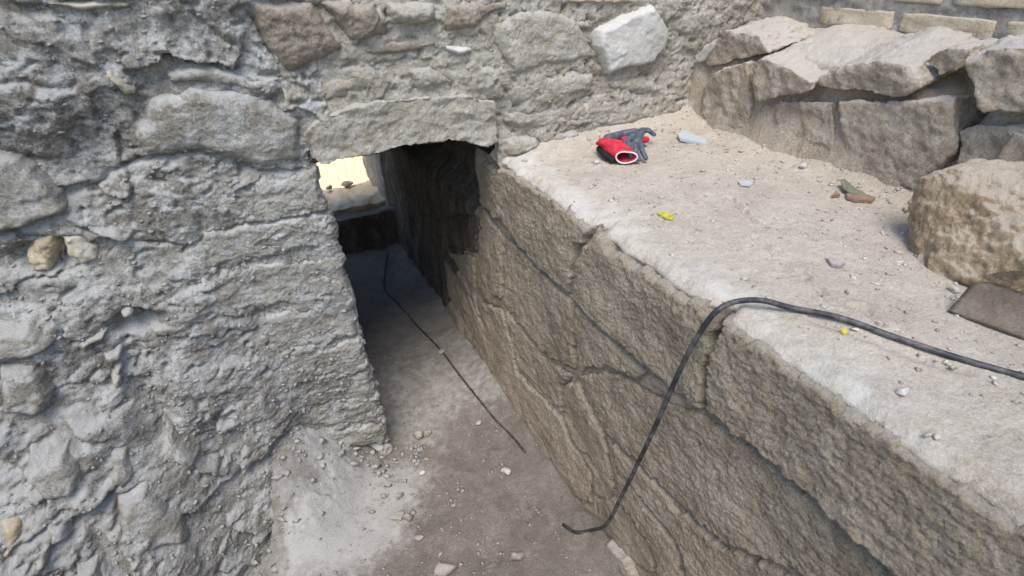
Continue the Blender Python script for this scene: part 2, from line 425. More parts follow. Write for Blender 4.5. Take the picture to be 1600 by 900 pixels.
for cpx, ang, L, W, fr in (((826, 790), 0.4, 0.075, 0.035, 330), ((705, 745), -0.5, 0.08, 0.05, 260), ((770, 850), 0.9, 0.09, 0.045, 300)):
    c0 = onZ(cpx, 0.02); du, dv = X-c0[0], Y-c0[1]; a_, b_ = du*math.cos(ang)+dv*math.sin(ang), -du*math.sin(ang)+dv*math.cos(ang)
    wgt = sstep(1.1, 0.7, np.hypot(a_/L, b_/W)+0.25*fbm(X*20, Y*20, 2.0, 2))
    Z = Z + wgt*(0.0022*np.sin(a_*fr+3*np.sin(b_*90)) - 0.005)
pale_px = [[(330, 690), (352, 640), (385, 645), (470, 690), (560, 705), (640, 715), (690, 730), (660, 790), (640, 850), (560, 905), (430, 920), (430, 830), (445, 780), (480, 745), (470, 715), (400, 690)],
           [(350, 690), (420, 700), (430, 780), (390, 800), (370, 760)], [(370, 820), (400, 830), (395, 880), (360, 880)]]
def talus_xy(px):
    z = 0.1
    for _ in range(14):
        p = onZ(px, z); z = 0.5*z+0.5*float(floor_z(np.array([p[0]]), np.array([p[1]]))[0])
    return (p[0], p[1])
pale = np.zeros(X.shape)
for pp in pale_px:
    pale = np.maximum(pale, 0.85*sstep(-0.07, 0.09, pip_sd(X, Y, [talus_xy(a) for a in pp])))
pale = np.maximum(pale, 0.6*sstep(0.25, 0.0, np.abs(X-0.30))*sstep(1.35, 1.7, Y)*sstep(2.55, 1.9, Y))  # pale passage floor, here and next line: reflected skylight put into the colour
pale = np.maximum(pale, 0.52*sstep(1.50, 1.75, Y)*sstep(2.55, 1.9, Y))
co = np.stack([X, Y, Z], -1).reshape(-1, 3)
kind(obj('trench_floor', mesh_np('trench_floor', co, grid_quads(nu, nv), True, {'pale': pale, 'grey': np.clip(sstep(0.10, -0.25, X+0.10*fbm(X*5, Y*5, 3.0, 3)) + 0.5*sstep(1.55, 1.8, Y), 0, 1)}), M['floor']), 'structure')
# the rest of the floor, coarser: behind the camera and on through the passage
for nm, a in (('trench_floor', (-1.3, 0.85, -1.75, 0.602, 0.03)), ('passage_floor', (-0.1, 0.85, 2.598, 3.5, 0.012))):
    X, Y, nu, nv = grid(*a); Z = floor_z(X, Y)
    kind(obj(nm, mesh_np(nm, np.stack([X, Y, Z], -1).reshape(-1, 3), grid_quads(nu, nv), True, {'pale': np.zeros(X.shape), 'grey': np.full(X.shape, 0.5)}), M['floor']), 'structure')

# ledge of trodden earth, its dusty edge rounded down over the trench wall
YN = [float(onX(p, XR)[1]) for p in ((1127, 490), (938, 356))]
def edge_x(Y):
    e = XR + 0.012*fbm(Y*6, 0.3, 1.0, 4, 0.6) + 0.010*pn(Y*1.7, 3.0, 2.0)
    for y0 in YN: e = e + 0.035*np.exp(-((Y-y0)/0.018)**2)
    return e
def lip_t(X, Y): return np.clip((edge_x(Y)+0.030+0.010*fbm(0.3, Y*14, 6.0, 4)-X)/0.03, 0, 4)
def ledge_z(X, Y):
    z = ZL + 0.012*fbm(X*2.5, Y*2.5, 4.0, 3) + 0.006*fbm(X*10, Y*10, 3.0, 4) + 0.0024*fbm(X*42, Y*42, 8.0, 4, 0.65) + 0.0012*fbm(X*120, Y*120, 8.0, 2)
    t = lip_t(X, Y)
    z = z - 0.018*t**2.0
    z = z + 0.05*sstep(1.36, 1.56, X)**1.5 + 0.05*sstep(1.48, 1.68, Y)*sstep(0.72, 0.95, X)
    # notch where the cable goes over
    return z
def ledge_at(px, dz=0.0):
    z = ZL
    for _ in range(6):
        p = onZ(px, z); z = float(ledge_z(np.array([p[0]]), np.array([p[1]]))[0])
    return np.array([p[0], p[1], z+dz])
def floor_at(px, dz=0.0):
    z = 0.0
    for _ in range(10):
        p = onZ(px, z); z = 0.5*z+0.5*float(floor_z(np.array([p[0]]), np.array([p[1]]))[0])
    return np.array([p[0], p[1], z+dz])

X, Y, nu, nv = grid(0.665, 1.62, -0.05, 1.72, 0.0042)
Z = ledge_z(X, Y)
XW_, YW_ = X+0.008*fbm(X*30, Y*30, 1.0, 3), Y+0.008*fbm(X*30, Y*30, 4.0, 3)
for pts, w, dp in (([(1140, 308), (1160, 328), (1178, 348)], 0.006, 0.006), ([(1225, 332), (1290, 345), (1330, 350)], 0.004, 0.004), ([(1060, 350), (1100, 375), (1150, 390)], 0.006, 0.004),
                   ([(1180, 372), (1210, 395)], 0.007, 0.006), ([(1250, 425), (1300, 470), (1330, 480)], 0.008, 0.006), ([(1200, 430), (1260, 432)], 0.005, 0.005), ([(1345, 480), (1375, 505)], 0.008, 0.006), ([(1270, 500), (1400, 545), (1500, 578)], 0.010, 0.005)):
    P = [ledge_at(p)[:2] for p in pts]
    dd = line_d(XW_, YW_, P)
    Z = Z - dp*np.exp(-(dd/w)**2) + 0.5*dp*np.exp(-((dd-2.2*w)/w)**2)
pale = 0.72*sstep(0.22, 0.0, X-edge_x(Y)+0.05*fbm(X*6, Y*6, 2.0, 3))*(0.75+0.5*fbm(Y*4, X*4, 1.0, 2)) + 0.25*sstep(0.9, 1.5, Y)
co = np.stack([X+np.clip(lip_t(X, Y)-1.15, 0, 9)*0.06, Y, Z], -1).reshape(-1, 3)
kind(obj('ledge_ground', mesh_np('ledge_ground', co, grid_quads(nu, nv), True, {'pale': pale}), M['ledge']), 'structure')
X, Y, nu, nv = grid(0.665, 1.95, -1.75, -0.048, 0.02); Z = ledge_z(X, Y)
kind(obj('ledge_ground', mesh_np('ledge_ground', np.stack([X+np.clip(lip_t(X, Y)-1.15, 0, 9)*0.06, Y, Z], -1).reshape(-1, 3), grid_quads(nu, nv), True, {'pale': 0.3*np.ones(X.shape)}), M['ledge']), 'structure')

# ================================================================== WALL WITH THE OPENING
fw = thing('rubble_wall', 'grey layered rubble wall with a low dark opening under a stone lintel', 'wall', (0.0, YF, 0.0))
XJ = 0.150
def jamb_x(z): return 0.145 + 0.030*np.clip((1.2-z)/1.2, 0, 1)
LINT_Z = 1.255
# left face, running round the jamb into the passage below the lintel, straight on above it
ucoarse = np.arange(-2.4, -1.2, 0.03); ufine = np.arange(-1.2, 0.20, 0.0044)
zfine = np.concatenate([np.arange(-0.05, 1.75, 0.0044), np.arange(1.75, 1.86, 0.03)])
s = np.concatenate([ucoarse, ufine, np.arange(0.2, 1.0, 0.02)]) - XJ   # s<0 frontal, s>0 round the corner
SS, ZZ = np.meshgrid(s, zfine, indexing='ij')
cr = 0.028
jx = jamb_x(ZZ)
th = np.clip((SS+cr*0.785)/(cr*1.57), 0, 1)*math.pi/2
bxp = np.where(SS < -cr*0.785, jx-cr+(SS+cr*0.785), jx-cr+cr*np.sin(th))
byp = np.where(SS > cr*0.785, YF+cr+(SS-cr*0.785), YF+cr-cr*np.cos(th))
nx, ny = np.sin(th), -np.cos(th)
U, V = SS+XJ, ZZ
def left_relief(U, V):
    vv = V + 0.16*U + 0.03*fbm(U*3, V*3, 6.0, 2)
    low = sstep(0.85, 0.3, V + 0.55*(U+0.55))                # towards the loose rubble bottom left
    jamb = sstep(-0.32, -0.05, U)*sstep(1.35, 1.15, V)
    h1, j1 = chunks(U, V+0.1*U, 0.19, 0.15, 1, 0.34)
    h2, j2 = chunks(U, vv, 0.085, 0.045, 2, 0.35)
    h3, j3 = chunks(U+0.3*V, V, 0.035, 0.022, 3, 0.35)
    mud = sstep(0.02, 0.30, fbm(U*2.6+4, V*2.6, 31.0, 3) + 0.55*sstep(-0.75, -0.35, U)*sstep(0.75, 0.45, V)*sstep(0.02, -0.2, U))
    rough = 1-0.55*mud
    d = 0.021*h1*(1+1.5*low)*(1-0.5*jamb)*(1-0.3*mud) + 0.0045*h2*(1+2.2*low)*rough + 0.0022*h3*(1+1.5*low)*rough
    d = d - 0.014*np.exp(-j1/0.05)*(0.1+0.9*fbm(U*7, V*7, 2.0, 2)).clip(0, 1)*rough
    d = d + 0.042*fbm(U*4.6, V*5.0, 1.1, 4)*(1-0.5*jamb) + terrace(fbm(U*5.5, vv*8, 1.1, 3), 3.0)*0.008*rough
    d = d + 0.0105*fbm(U*17+0.3*V, V*18, 2.0, 5, 0.72)*rough + 0.0030*billow(U, vv, 3.0, 36)*rough + 0.0052*billow(U+0.4*V, V, 6.0, 78) + 0.004
    d = d - 0.05*np.clip(fbm(U*9, V*11, 12.0, 3)-0.24, 0, 1)*(0.6+1.6*low)*rough
    d = d - 0.045*np.clip(pn(U*34, V*40, 21.0)-0.27, 0, 1)*(0.3+0.7*rough)
    return d
D = f_base(U, V) + left_relief(U, V)
# trowel-cut smooth scars at lower left
for pp in ([(68, 650), (90, 648), (136, 688), (130, 702), (80, 682)], [(120, 805), (150, 830), (195, 870), (215, 905), (165, 905), (140, 850)]):
    P = [f_uv(a) for a in pp]; sd = pip_sd(U, V, P); w = sstep(-0.004, 0.010, sd)
    D = D*(1-w) + (f_base(U, V)-0.012)*w
# hollows in the face
for c, ru, rv, dp in (((90, 400), 0.085, 0.045, 0.055), ((215, 500), 0.06, 0.035, 0.05), ((205, 545), 0.035, 0.05, 0.03), ((235, 650), 0.05, 0.11, 0.025), ((440, 160), 0.05, 0.03, 0.02)):
    cu, cv = f_uv(c); D = D - 1.15*dp*np.exp(-((((U-cu)/ru)**2+((V-cv)/rv)**2)*(1+0.5*fbm(U*12, V*12, 3.0, 2)))**2)
# cracks
UW_, VW_ = U+0.006*fbm(U*30, V*30, 1.0, 3), V+0.006*fbm(U*30, V*30, 4.0, 3)
for pts, w, dp in (([(160, 288), (168, 272), (220, 252), (312, 240), (372, 256), (410, 270), (478, 266)], 0.007, 0.022),
                   ([(290, 395), (330, 370), (400, 350), (520, 330)], 0.006, 0.018), ([(327, 457), (380, 448), (429, 439), (447, 430)], 0.006, 0.016),
                   ([(0, 368), (50, 355), (110, 332)], 0.008, 0.02), ([(110, 345), (215, 378), (300, 385)], 0.006, 0.014),
                   ([(385, 10), (420, 70), (452, 125), (480, 150)], 0.008, 0.02), ([(300, 20), (345, 60), (400, 90)], 0.006, 0.012)):
    P = [f_uv(a) for a in pts]; dd = line_d(UW_, VW_, P)
    D = D - dp*np.exp(-(dd/w)**2)
D = np.where(V > LINT_Z, D, D*np.where(SS > 0, np.exp(-SS*2), 1))
px_ = np.where(V > LINT_Z, U, bxp + nx*D); py_ = np.where(V > LINT_Z, YF-D, byp + ny*D)
co = np.stack([px_, py_, ZZ], -1).reshape(-1, 3)
q = grid_quads(*SS.shape)
sv_, zv_ = SS.ravel()[q], ZZ.ravel()[q]
bad = (sv_.max(1) > 0.05) & (zv_.min(1) < LINT_Z) & (zv_.max(1) >= LINT_Z)
bad |= (sv_.max(1) > 0.05) & (zv_.min(1) > LINT_Z)
co, q, _ = compact(co, q[~bad])
LEFT_CO = co.copy()
obj('rubble_face', mesh_np('rubble_face', co, q), M['left'], fw)
# face above and to the right of the opening
U, V, nu, nv = grid(0.10, 1.95, 1.06, 1.84, 0.0046)
def upper_relief(U, V):
    h1, j1 = chunks(U, V, 0.13, 0.075, 5, 0.25); h2, j2 = chunks(U, V, 0.04, 0.03, 6, 0.3)
    d = 0.006*h1 + 0.003*h2 + 0.024*fbm(U*5, V*7, 3.0, 4) + 0.007*fbm(U*26, V*34, 3.0, 4, 0.68) + 0.004*billow(U, V, 3.0, 34) + 0.0055*billow(U, V, 9.0, 78) + 0.005
    return d - 0.003*np.exp(-j1/0.1) - 0.04*np.clip(pn(U*36, V*40, 23.0)-0.28, 0, 1)
w = sstep(0.10, 0.30, U)
D = f_base(U, V) + (1-w)*left_relief(U, V) + w*upper_relief(U, V) - 0.006
co = f_pos(U, V, D).reshape(-1, 3); q = grid_quads(nu, nv)
uv_u, uv_v = U.ravel()[q], V.ravel()[q]
bad = (uv_v.min(1) < LINT_Z) & (uv_u.min(1) < XR-0.01)
co, q, _ = compact(co, q[~bad])
UP_CO = co.copy()
obj('mortar_face', mesh_np('mortar_face', co, q), M['lintel'], fw)
# the lintel: a long flat slab over the opening
lf = [(478, 206), (500, 186), (560, 166), (640, 152), (740, 150), (772, 162), (780, 190), (778, 222), (762, 230), (700, 221), (650, 226), (590, 240), (540, 250), (502, 259), (482, 248)]
front = [onY(p, YF-0.024) for p in lf]
back = [onY(p, YF) + np.array([0, 0.30, 0.0]) for p in lf]
obj('lintel', prism_rock(front, back, 0.0052, 3, 0.95, 3.0, 0.003), M['lintel'], fw)['label'] = 'long pale lintel slab over the opening'
# named stones of the upper courses
for px, mt, H, rel, tl in (
    ([(388, 0), (487, 0), (513, 37), (540, 76), (510, 97), (455, 121), (425, 85), (402, 45)], 'upper', 0.035, 'block', (0, 0.10)),
    ([(494, 0), (586, 0), (606, 44), (602, 58), (560, 70), (546, 66), (522, 34)], 'upper', 0.040, 'block', (0, 0.08)),
    ([(594, 0), (680, 0), (683, 34), (665, 43), (612, 41), (602, 22)], 'mason', 0.050, 'block', (0, 0.05)),
    ([(690, 0), (800, 0), (790, 20), (757, 34), (746, 47), (700, 54), (691, 42)], 'upper', 0.030, 'block', (0, 0.05)),
    ([(694, 68), (738, 72), (744, 82), (716, 89), (698, 81)], 'palest', 0.020, 'smooth', (0, 0)),
    ([(560, 78), (612, 62), (680, 62), (688, 74), (620, 88), (575, 90)], 'upper', 0.004, 'smooth', (0, 0)),
    ([(764, 32), (800, 18), (850, 12), (902, 25), (922, 60), (930, 90), (900, 100), (800, 121), (786, 95), (766, 60)], 'mason', 0.022, 'strata', (0, 0)),
    ([(790, 128), (900, 108), (932, 114), (930, 148), (870, 160), (800, 168), (786, 150)], 'mason', 0.012, 'strata', (0, 0)),
    ([(786, 174), (890, 162), (905, 188), (862, 204), (812, 205), (788, 196)], 'mason', 0.010, 'block', (0, 0)),
    ([(930, 46), (955, 32), (1015, 6), (1042, 42), (1038, 75), (1020, 100), (985, 105), (946, 116), (936, 90), (928, 75)], 'palest', 0.045, 'smooth', (-0.05, 0.08)),
    ([(884, 162), (970, 154), (1006, 173), (1003, 197), (950, 205), (888, 196)], 'mason', 0.008, 'block', (0, 0)),
    ([(786, 218), (802, 212), (840, 211), (850, 225), (822, 247), (796, 248), (786, 236)], 'mason', 0.045, 'block', (0, 0)),
    ([(852, 206), (900, 199), (915, 209), (905, 222), (860, 228)], 'mason', 0.030, 'block', (0, 0)),
    ([(880, -6), (1015, -6), (1010, 6), (960, 9), (890, 8)], 'ochre', 0.030, 'block', (0, 0)),
    ([(895, 30), (915, 25), (930, 40), (922, 52), (900, 48)], 'mason', 0.018, 'block', (0, 0)),
    ([(940, 125), (1010, 118), (1040, 135), (1030, 150), (960, 150)], 'mason', 0.006, 'block', (0, 0)),
    ([(1050, 20), (1110, 15), (1125, 40), (1090, 62), (1055, 55)], 'mason', 0.006, 'block', (0, 0)),
    ([(1195, 5), (1232, 8), (1235, 30), (1200, 32)], 'ochre', 0.012, 'block', (0, 0)),
    ([(500, 130), (560, 100), (600, 105), (620, 130), (560, 152), (505, 165)], 'lintel', 0.004, 'strata', (0, 0)),
    ([(625, 105), (690, 100), (720, 135), (650, 145)], 'lintel', 0.004, 'strata', (0, 0)),
):
    slab(fw, FRONT, px, M['lintel' if mt == 'mason' else mt], H*(0.6 if mt == 'palest' else 0.5), 0.016 if rel == 'smooth' else 0.034, 0.045, 0.0046, rel, tl)
# stones of the left face
for px, mt, H, rel, ew in (
    ([(-40, 225), (30, 238), (60, 258), (90, 288), (113, 318), (106, 330), (60, 345), (-40, 372)], 'palest', 0.060, 'smooth', 0.014),
    ([(38, 402), (47, 374), (85, 364), (92, 385), (84, 428), (50, 432)], 'ochre', 0.000, 'block', 0.012),
    ([(92, 366), (130, 359), (156, 385), (159, 405), (130, 418), (100, 402)], 'cream', 0.014, 'block', 0.012),
    ([(118, 343), (160, 350), (216, 366), (197, 379), (160, 370)], 'leftst', 0.035, 'strata', 0.012),
    ([(160, 113), (174, 108), (192, 122), (216, 142), (212, 152), (196, 151), (176, 134)], 'cream', 0.035, 'smooth', 0.012),
    ([(264, 182), (280, 168), (298, 178), (303, 194), (286, 203), (268, 196)], 'leftst', 0.030, 'smooth', 0.014),
    ([(-20, 506), (50, 499), (96, 524), (80, 545), (50, 553), (-20, 562)], 'leftst', 0.060, 'strata', 0.016),
    ([(112, 542), (150, 517), (170, 511), (169, 525), (132, 546)], 'cream', 0.030, 'block', 0.010),
    ([(160, 551), (190, 540), (194, 555), (170, 571)], 'cream', 0.030, 'block', 0.010),
    ([(186, 482), (206, 475), (216, 485), (206, 497), (188, 497)], 'palest', 0.030, 'smooth', 0.012),
    ([(230, 508), (275, 499), (281, 515), (260, 526), (238, 525)], 'leftst', 0.028, 'smooth', 0.012),
    ([(176, 568), (192, 562), (194, 580), (180, 582)], 'palest', 0.030, 'smooth', 0.010),
    ([(170, 590), (192, 580), (195, 600), (178, 606)], 'palest', 0.030, 'smooth', 0.010),
    ([(0, 560), (60, 560), (92, 605), (70, 645), (0, 640)], 'leftst', 0.040, 'strata', 0.020),
    ([(45, 690), (110, 685), (140, 720), (120, 765), (70, 770), (40, 740)], 'leftst', 0.050, 'strata', 0.020),
    ([(0, 800), (40, 790), (48, 820), (20, 860), (0, 870)], 'ochre', 0.040, 'block', 0.018),
    ([(60, 800), (110, 795), (120, 830), (80, 850)], 'leftst', 0.035, 'strata', 0.018),
    ([(110, 870), (160, 865), (175, 900), (120, 905)], 'leftst', 0.040, 'strata', 0.016),
    ([(170, 700), (200, 695), (215, 735), (190, 765), (172, 750)], 'leftst', 0.030, 'strata', 0.016),
    ([(250, 650), (300, 690), (318, 700), (300, 730), (270, 715)], 'left', 0.030, 'strata', 0.016),
    ([(180, 770), (230, 740), (290, 790), (300, 840), (230, 860), (185, 830)], 'left', 0.035, 'strata', 0.022),
    ([(290, 715), (345, 715), (350, 745), (310, 745)], 'leftst', 0.016, 'smooth', 0.016),
    ([(235, 152), (300, 132), (395, 142), (470, 185), (476, 250), (410, 266), (372, 252), (312, 236), (228, 248), (205, 215)], 'left', 0.026, 'strata', 0.030),
    ([(255, 110), (330, 100), (420, 130), (410, 150), (330, 135), (265, 130)], 'leftst', 0.012, 'strata', 0.016),
    ([(60, 0), (230, 0), (200, 15), (130, 20), (80, 12)], 'cream', 0.018, 'strata', 0.014),
    ([(335, 470), (372, 480), (385, 500), (350, 498)], 'palest', 0.012, 'smooth', 0.012),
):
    slab(fw, FRONT, px, M['leftst' if mt in ('palest', 'left') or (mt == 'cream' and px[0][1] > 500) else mt], H*(0.75 if px[0][1] < 560 else 1.15), ew*1.3, 0.05, 0.0044, rel, (0, 0.06))
# the squared courses that make up the jamb
jb = [(264, 332, 400, 22), (334, 390, 318, 30), (393, 463, 322, 34), (466, 526, 408, 30), (529, 574, 430, 24), (577, 622, 415, 22), (625, 658, 440, 18), (660, 697, 470, 14)]
for i, (y0, y1, xl, dy) in enumerate(jb):
    def ex(y): return 497 + (y-262)*0.2626
    px = [(xl, y0+dy), ((xl+ex(y0))/2, y0+dy*0.55), (ex(y0)-3, y0+1), (ex(y1)-3, y1-2), ((xl+ex(y1))/2, y1+dy*0.45), (xl+8, y1+dy)]
    slab(fw, FRONT, px, M['leftst'], 0.003, 0.020, 0.018, 0.0042, 'strata', (0, 0.04), wob=0.014)

X, Y, nu, nv = grid(-2.4, 2.2, YF-0.02, 3.2, 0.03)
Z = 1.83 + 0.03*fbm(X*3, Y*3, 5.0, 4) - 0.38*sstep(2.05, 2.2, Y) - 0.6*sstep(3.05, 3.2, Y)
obj('wall_top', mesh_np('wall_top', np.stack([X, Y-1.1*np.clip(-1.0-X, 0, 2)*sstep(YF+0.2, YF, Y), Z], -1).reshape(-1, 3), grid_quads(nu, nv)), M['left'], fw)

# ================================================================== RIGHT TRENCH WALL
rw = thing('trench_wall', 'long brown wall of coursed stones along the right side of the trench', 'wall', (XR, 0.6, 0.0))
U, V, nu, nv = grid(-1.75, 3.45, -0.06, 1.10, 0.0060)
D = r_base(U, V) - 0.001 + 0.008*fbm(U*6, V*6, 2.5, 4) + rel_granular(U, V, 4.5)
D = D - 0.04*sstep(1.08, 1.12, V)*sstep(1.9, 1.6, U)
# set-back of the passage wall past the opening
D = D - 0.10*sstep(1.86, 1.89, U)*sstep(0.80, 0.92, V)
D = D + 0.020*sstep(1.90, 2.3, U)*ridged(U*8, V*2.5, 1.0, 3)
rs = [
    ([(753, 256), (800, 259), (845, 284), (900, 335), (934, 352), (908, 385), (897, 458), (830, 403), (792, 350), (753, 318)], 0.016, (0, 0)),
    ([(944, 356), (962, 385), (1045, 437), (1123, 480), (1126, 512), (1104, 600), (1098, 636), (1000, 556), (930, 492), (901, 462), (910, 400)], 0.020, (0, 0)),
    ([(1134, 488), (1200, 527), (1330, 606), (1430, 684), (1610, 818), (1760, 940), (1760, 1200), (1560, 1035), (1410, 898), (1300, 796), (1180, 692), (1108, 638), (1112, 590)], 0.022, (0, 0)),
    ([(752, 324), (786, 372), (786, 466), (770, 455), (747, 400)], 0.012, (0, 0)),
    ([(791, 374), (830, 410), (895, 468), (904, 500), (900, 573), (862, 560), (822, 518), (792, 472)], 0.010, (0, 0)),
    ([(903, 474), (1000, 567), (1012, 580), (1000, 592), (962, 570), (908, 576)], 0.014, (0, 0)),
    ([(912, 586), (960, 575), (1020, 616), (1100, 652), (1180, 702), (1300, 812), (1400, 905), (1520, 1020), (1480, 1060), (1260, 905), (1135, 850), (1062, 790), (1004, 722), (954, 676)], 0.006, (0, 0)),
    ([(792, 480), (820, 522), (862, 566), (898, 588), (876, 602), (880, 646), (862, 627), (813, 573), (804, 522)], 0.014, (0, 0)),
    ([(882, 606), (904, 592), (948, 684), (960, 740), (960, 766), (936, 733), (897, 686), (884, 651)], 0.018, (0, 0)),
    ([(755, 472), (789, 485), (801, 530), (809, 580), (858, 632), (879, 656), (891, 690), (923, 735), (930, 788), (900, 772), (862, 730), (832, 690), (790, 620), (762, 560)], 0.010, (0, 0)),
    ([(968, 732), (990, 760), (1056, 846), (1072, 905), (1036, 905), (1020, 850), (986, 800), (968, 774)], 0.022, (0, 0)),
    ([(962, 690), (1000, 726), (1060, 794), (1130, 854), (1255, 910), (1180, 990), (1078, 905), (1062, 845), (992, 756), (968, 724)], 0.012, (0, 0)),
    ([(694, 402), (726, 446), (760, 516), (772, 565), (742, 522), (702, 462)], 0.010, (0, 0)),
    ([(696, 390), (742, 402), (744, 466), (752, 500), (728, 440)], 0.012, (0, 0)),
    ([(935, 775), (962, 775), (985, 806), (1018, 855), (1030, 900), (1000, 880), (965, 845), (940, 815)], 0.006, (0, 0)),
    ([(650, 330), (690, 345), (694, 395), (700, 452), (668, 415), (645, 370)], 0.008, (0, 0)),
    ([(700, 335), (744, 340), (746, 395), (700, 385)], 0.006, (0, 0)),
]
near = np.zeros(U.shape)
for px, H, tl in rs:
    sd = pip_sd(U+0.013*1.6*fbm(U*22+H, V*22, 1.0, 3), V, [r_uv(p) for p in px])
    D = D - 0.009*np.exp(-(sd/0.005)**2) - 0.03*sstep(0.008, 0.016, sd)
    near = np.maximum(near, sstep(-0.035, -0.004, sd)*sstep(0.012, 0.0, sd))
D = D - 0.004*near
co = r_pos(U, V, D).reshape(-1, 3)
q = grid_quads(nu, nv, True)
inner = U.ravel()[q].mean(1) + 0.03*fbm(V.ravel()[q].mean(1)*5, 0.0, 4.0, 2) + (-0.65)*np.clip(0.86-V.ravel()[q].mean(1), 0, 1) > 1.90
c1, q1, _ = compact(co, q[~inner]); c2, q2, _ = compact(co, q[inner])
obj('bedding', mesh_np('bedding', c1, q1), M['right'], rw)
obj('passage_face', mesh_np('passage_face', c2, q2), M['dark'], rw)['label'] = 'rough rock face inside the passage, darkened to stand for its shade'
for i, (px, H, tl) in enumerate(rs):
    slab(rw, RIGHT, px, M['dark' if i in (15, 16) else 'right'], H*0.34+(0.008 if i < 3 else 0.0015), 0.009, 0.021, 0.0037 if i < 13 else 0.006, 'granular', tl, wob=0.013)  # inner passage stones share the rock with shade in its colour
# the same wall goes on behind the camera, a few long blocks
for y1, y0, z1, z0 in ((-0.45, -1.05, 1.10, 0.62), (-1.08, -1.72, 1.10, 0.60), (0.0, -0.85, 0.58, 0.12), (-0.9, -1.7, 0.56, 0.08)):
    slab(rw, RIGHT, None, M['right'], 0.014, 0.026, 0.034, 0.014, 'granular', uvpoly=[(y0, z0), (y1, z0+0.02), (y1-0.02, z1), (y0+0.03, z1-0.01)])
pts = [(x, y, z) for x in (0.86, 1.3) for y in (1.70, 3.42) for z in (0.85, 1.40)]
obj('light_leak_block', hull_rock(pts, 0.03, 2, 0.8, 33.0), M['dark'], rw)  # unseen block added to stop light leaking into the passage
# paler foot slabs at the bottom
for px, H in (([(936, 842), (962, 838), (990, 868), (1004, 905), (956, 905), (944, 870)], 0.02),):
    slab(rw, RIGHT, px, M['mason'], 0.034, 0.014, 0.03, 0.0044, 'smooth')

# ================================================================== THE PASSAGE BEHIND THE OPENING
pr = thing('passage_roof', 'stone roof of the passage behind the lintel, stepped down unseen to cut light', 'roof', (0.45, 2.4, 1.25))
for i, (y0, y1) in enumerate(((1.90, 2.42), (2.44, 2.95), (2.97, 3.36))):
    z0 = (1.24, 1.02, 0.78)[i]  # second and third slabs hang lower, out of sight, to darken the passage
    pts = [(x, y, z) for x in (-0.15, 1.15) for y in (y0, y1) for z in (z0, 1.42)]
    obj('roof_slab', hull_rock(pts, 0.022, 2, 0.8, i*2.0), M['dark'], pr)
pl = thing('passage_wall', 'unlit wall on the left side of the passage', 'wall', (-0.2, 2.4, 0))
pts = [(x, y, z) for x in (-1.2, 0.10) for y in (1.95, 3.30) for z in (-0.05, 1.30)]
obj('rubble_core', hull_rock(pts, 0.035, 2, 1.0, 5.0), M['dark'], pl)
zst = onY((552, 322), 3.50)[2]; YFE = float(onZ((530, 289), zst)[1])
st = thing('earth_step', 'low earth step, coloured as if sunlit, at the far end of the passage', 'step', (0.6, 3.7, 0))
pts = [(x, y, z) for x in (-0.4, 0.80) for y in (3.50, YFE) for z in (-1.0, zst)]
obj('earth_block', hull_rock(pts, 0.014, 3, 1.8, 6.0), M['sand'], st)
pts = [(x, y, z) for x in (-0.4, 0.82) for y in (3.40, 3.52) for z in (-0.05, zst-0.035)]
obj('shade_riser', hull_rock(pts, 0.014, 2, 1.2, 9.0), M['dark'], st)  # dark slab added in front, its colour standing in for shade
ew_ = thing('end_wall', 'sunlit stone wall end on the right past the passage', 'wall', (0.95, 3.9, 0))
pts = [(x, y, z) for x in (0.675, 1.2) for y in (3.46, YFE+0.1) for z in (-1.0, 1.25)]
obj('stone_face', hull_rock(pts, 0.02, 3, 1.4, 8.0), M['mason'], ew_)

# pale slatted fence in full sun beyond the passage
zb = -0.95; YSF = 5.2
sf = thing('slat_fence', 'bright cream slatted panel tilted back to catch more sun beyond the passage', 'fence', (0.9, YSF-0.35, zb+0.15))
sf.rotation_euler = (math.radians(-28), 0, 0)  # tilt added so the slats catch more sun and burn out
white = plain_mat('white_painted_wood', (0.92, 0.72, 0.45), 0.6, 0.03, 20)
bm = bmesh.new(); bmesh.ops.create_cube(bm, size=1.0)
bmesh.ops.scale(bm, vec=(0.0862, 0.022, 1.3), verts=bm.verts)
bmesh.ops.bevel(bm, geom=bm.edges[:], offset=0.003, segments=1, affect='EDGES')
sl = bpy.data.meshes.new('slat'); bm.to_mesh(sl); bm.free(); sl.materials.append(white)
for i in range(22):
    o = obj('slat', sl, None, None); o.parent = sf; o.location = (-0.95+i*0.088, 0, 0.68)
bm = bmesh.new(); bmesh.ops.create_cube(bm, size=1.0); bmesh.ops.scale(bm, vec=(2.0, 0.03, 0.06), verts=bm.verts)
rl = bpy.data.meshes.new('rail'); bm.to_mesh(rl); bm.free(); rl.materials.append(white)
for z in (0.25, 1.05):
    o = obj('rail', rl, None); o.parent = sf; o.location = (0.0, 0.028, z)
# dark rubble lying in front of it
def lump(c, r, k, mat, vox=0.006, amp=0.5, squash=0.7):
    rg = np.random.default_rng(int(k*10)+3); pts = []
    for _ in range(16):
        v = rg.normal(size=3); v /= np.linalg.norm(v); pts.append(np.array(c)+v*np.array(r)*np.array([1, 1, squash])*rg.uniform(0.8, 1.05))
    return hull_rock(pts, vox, 2, amp, k)
for i, (px, y, r, lab) in enumerate((((543, 287), YFE-0.10, 0.055, 'larger dark stone before the bright slats at the far end'), ((515, 293), YFE-0.08, 0.035, 'smaller dark stone left of another before the bright slats'))):
    p = onY(px, y); o = obj('rubble_stone', lump(p, (r, r*0.7, r*0.8), 41+i, None), M['right']); tag(recentre(o), lab, 'stone')

# ================================================================== LOW STONE WALL AND BRICKWORK ON THE RIGHT
lw = thing('low_stone_wall', 'low wall of big rough stones along the back of the ledge', 'wall', (XW, 1.0, ZL))
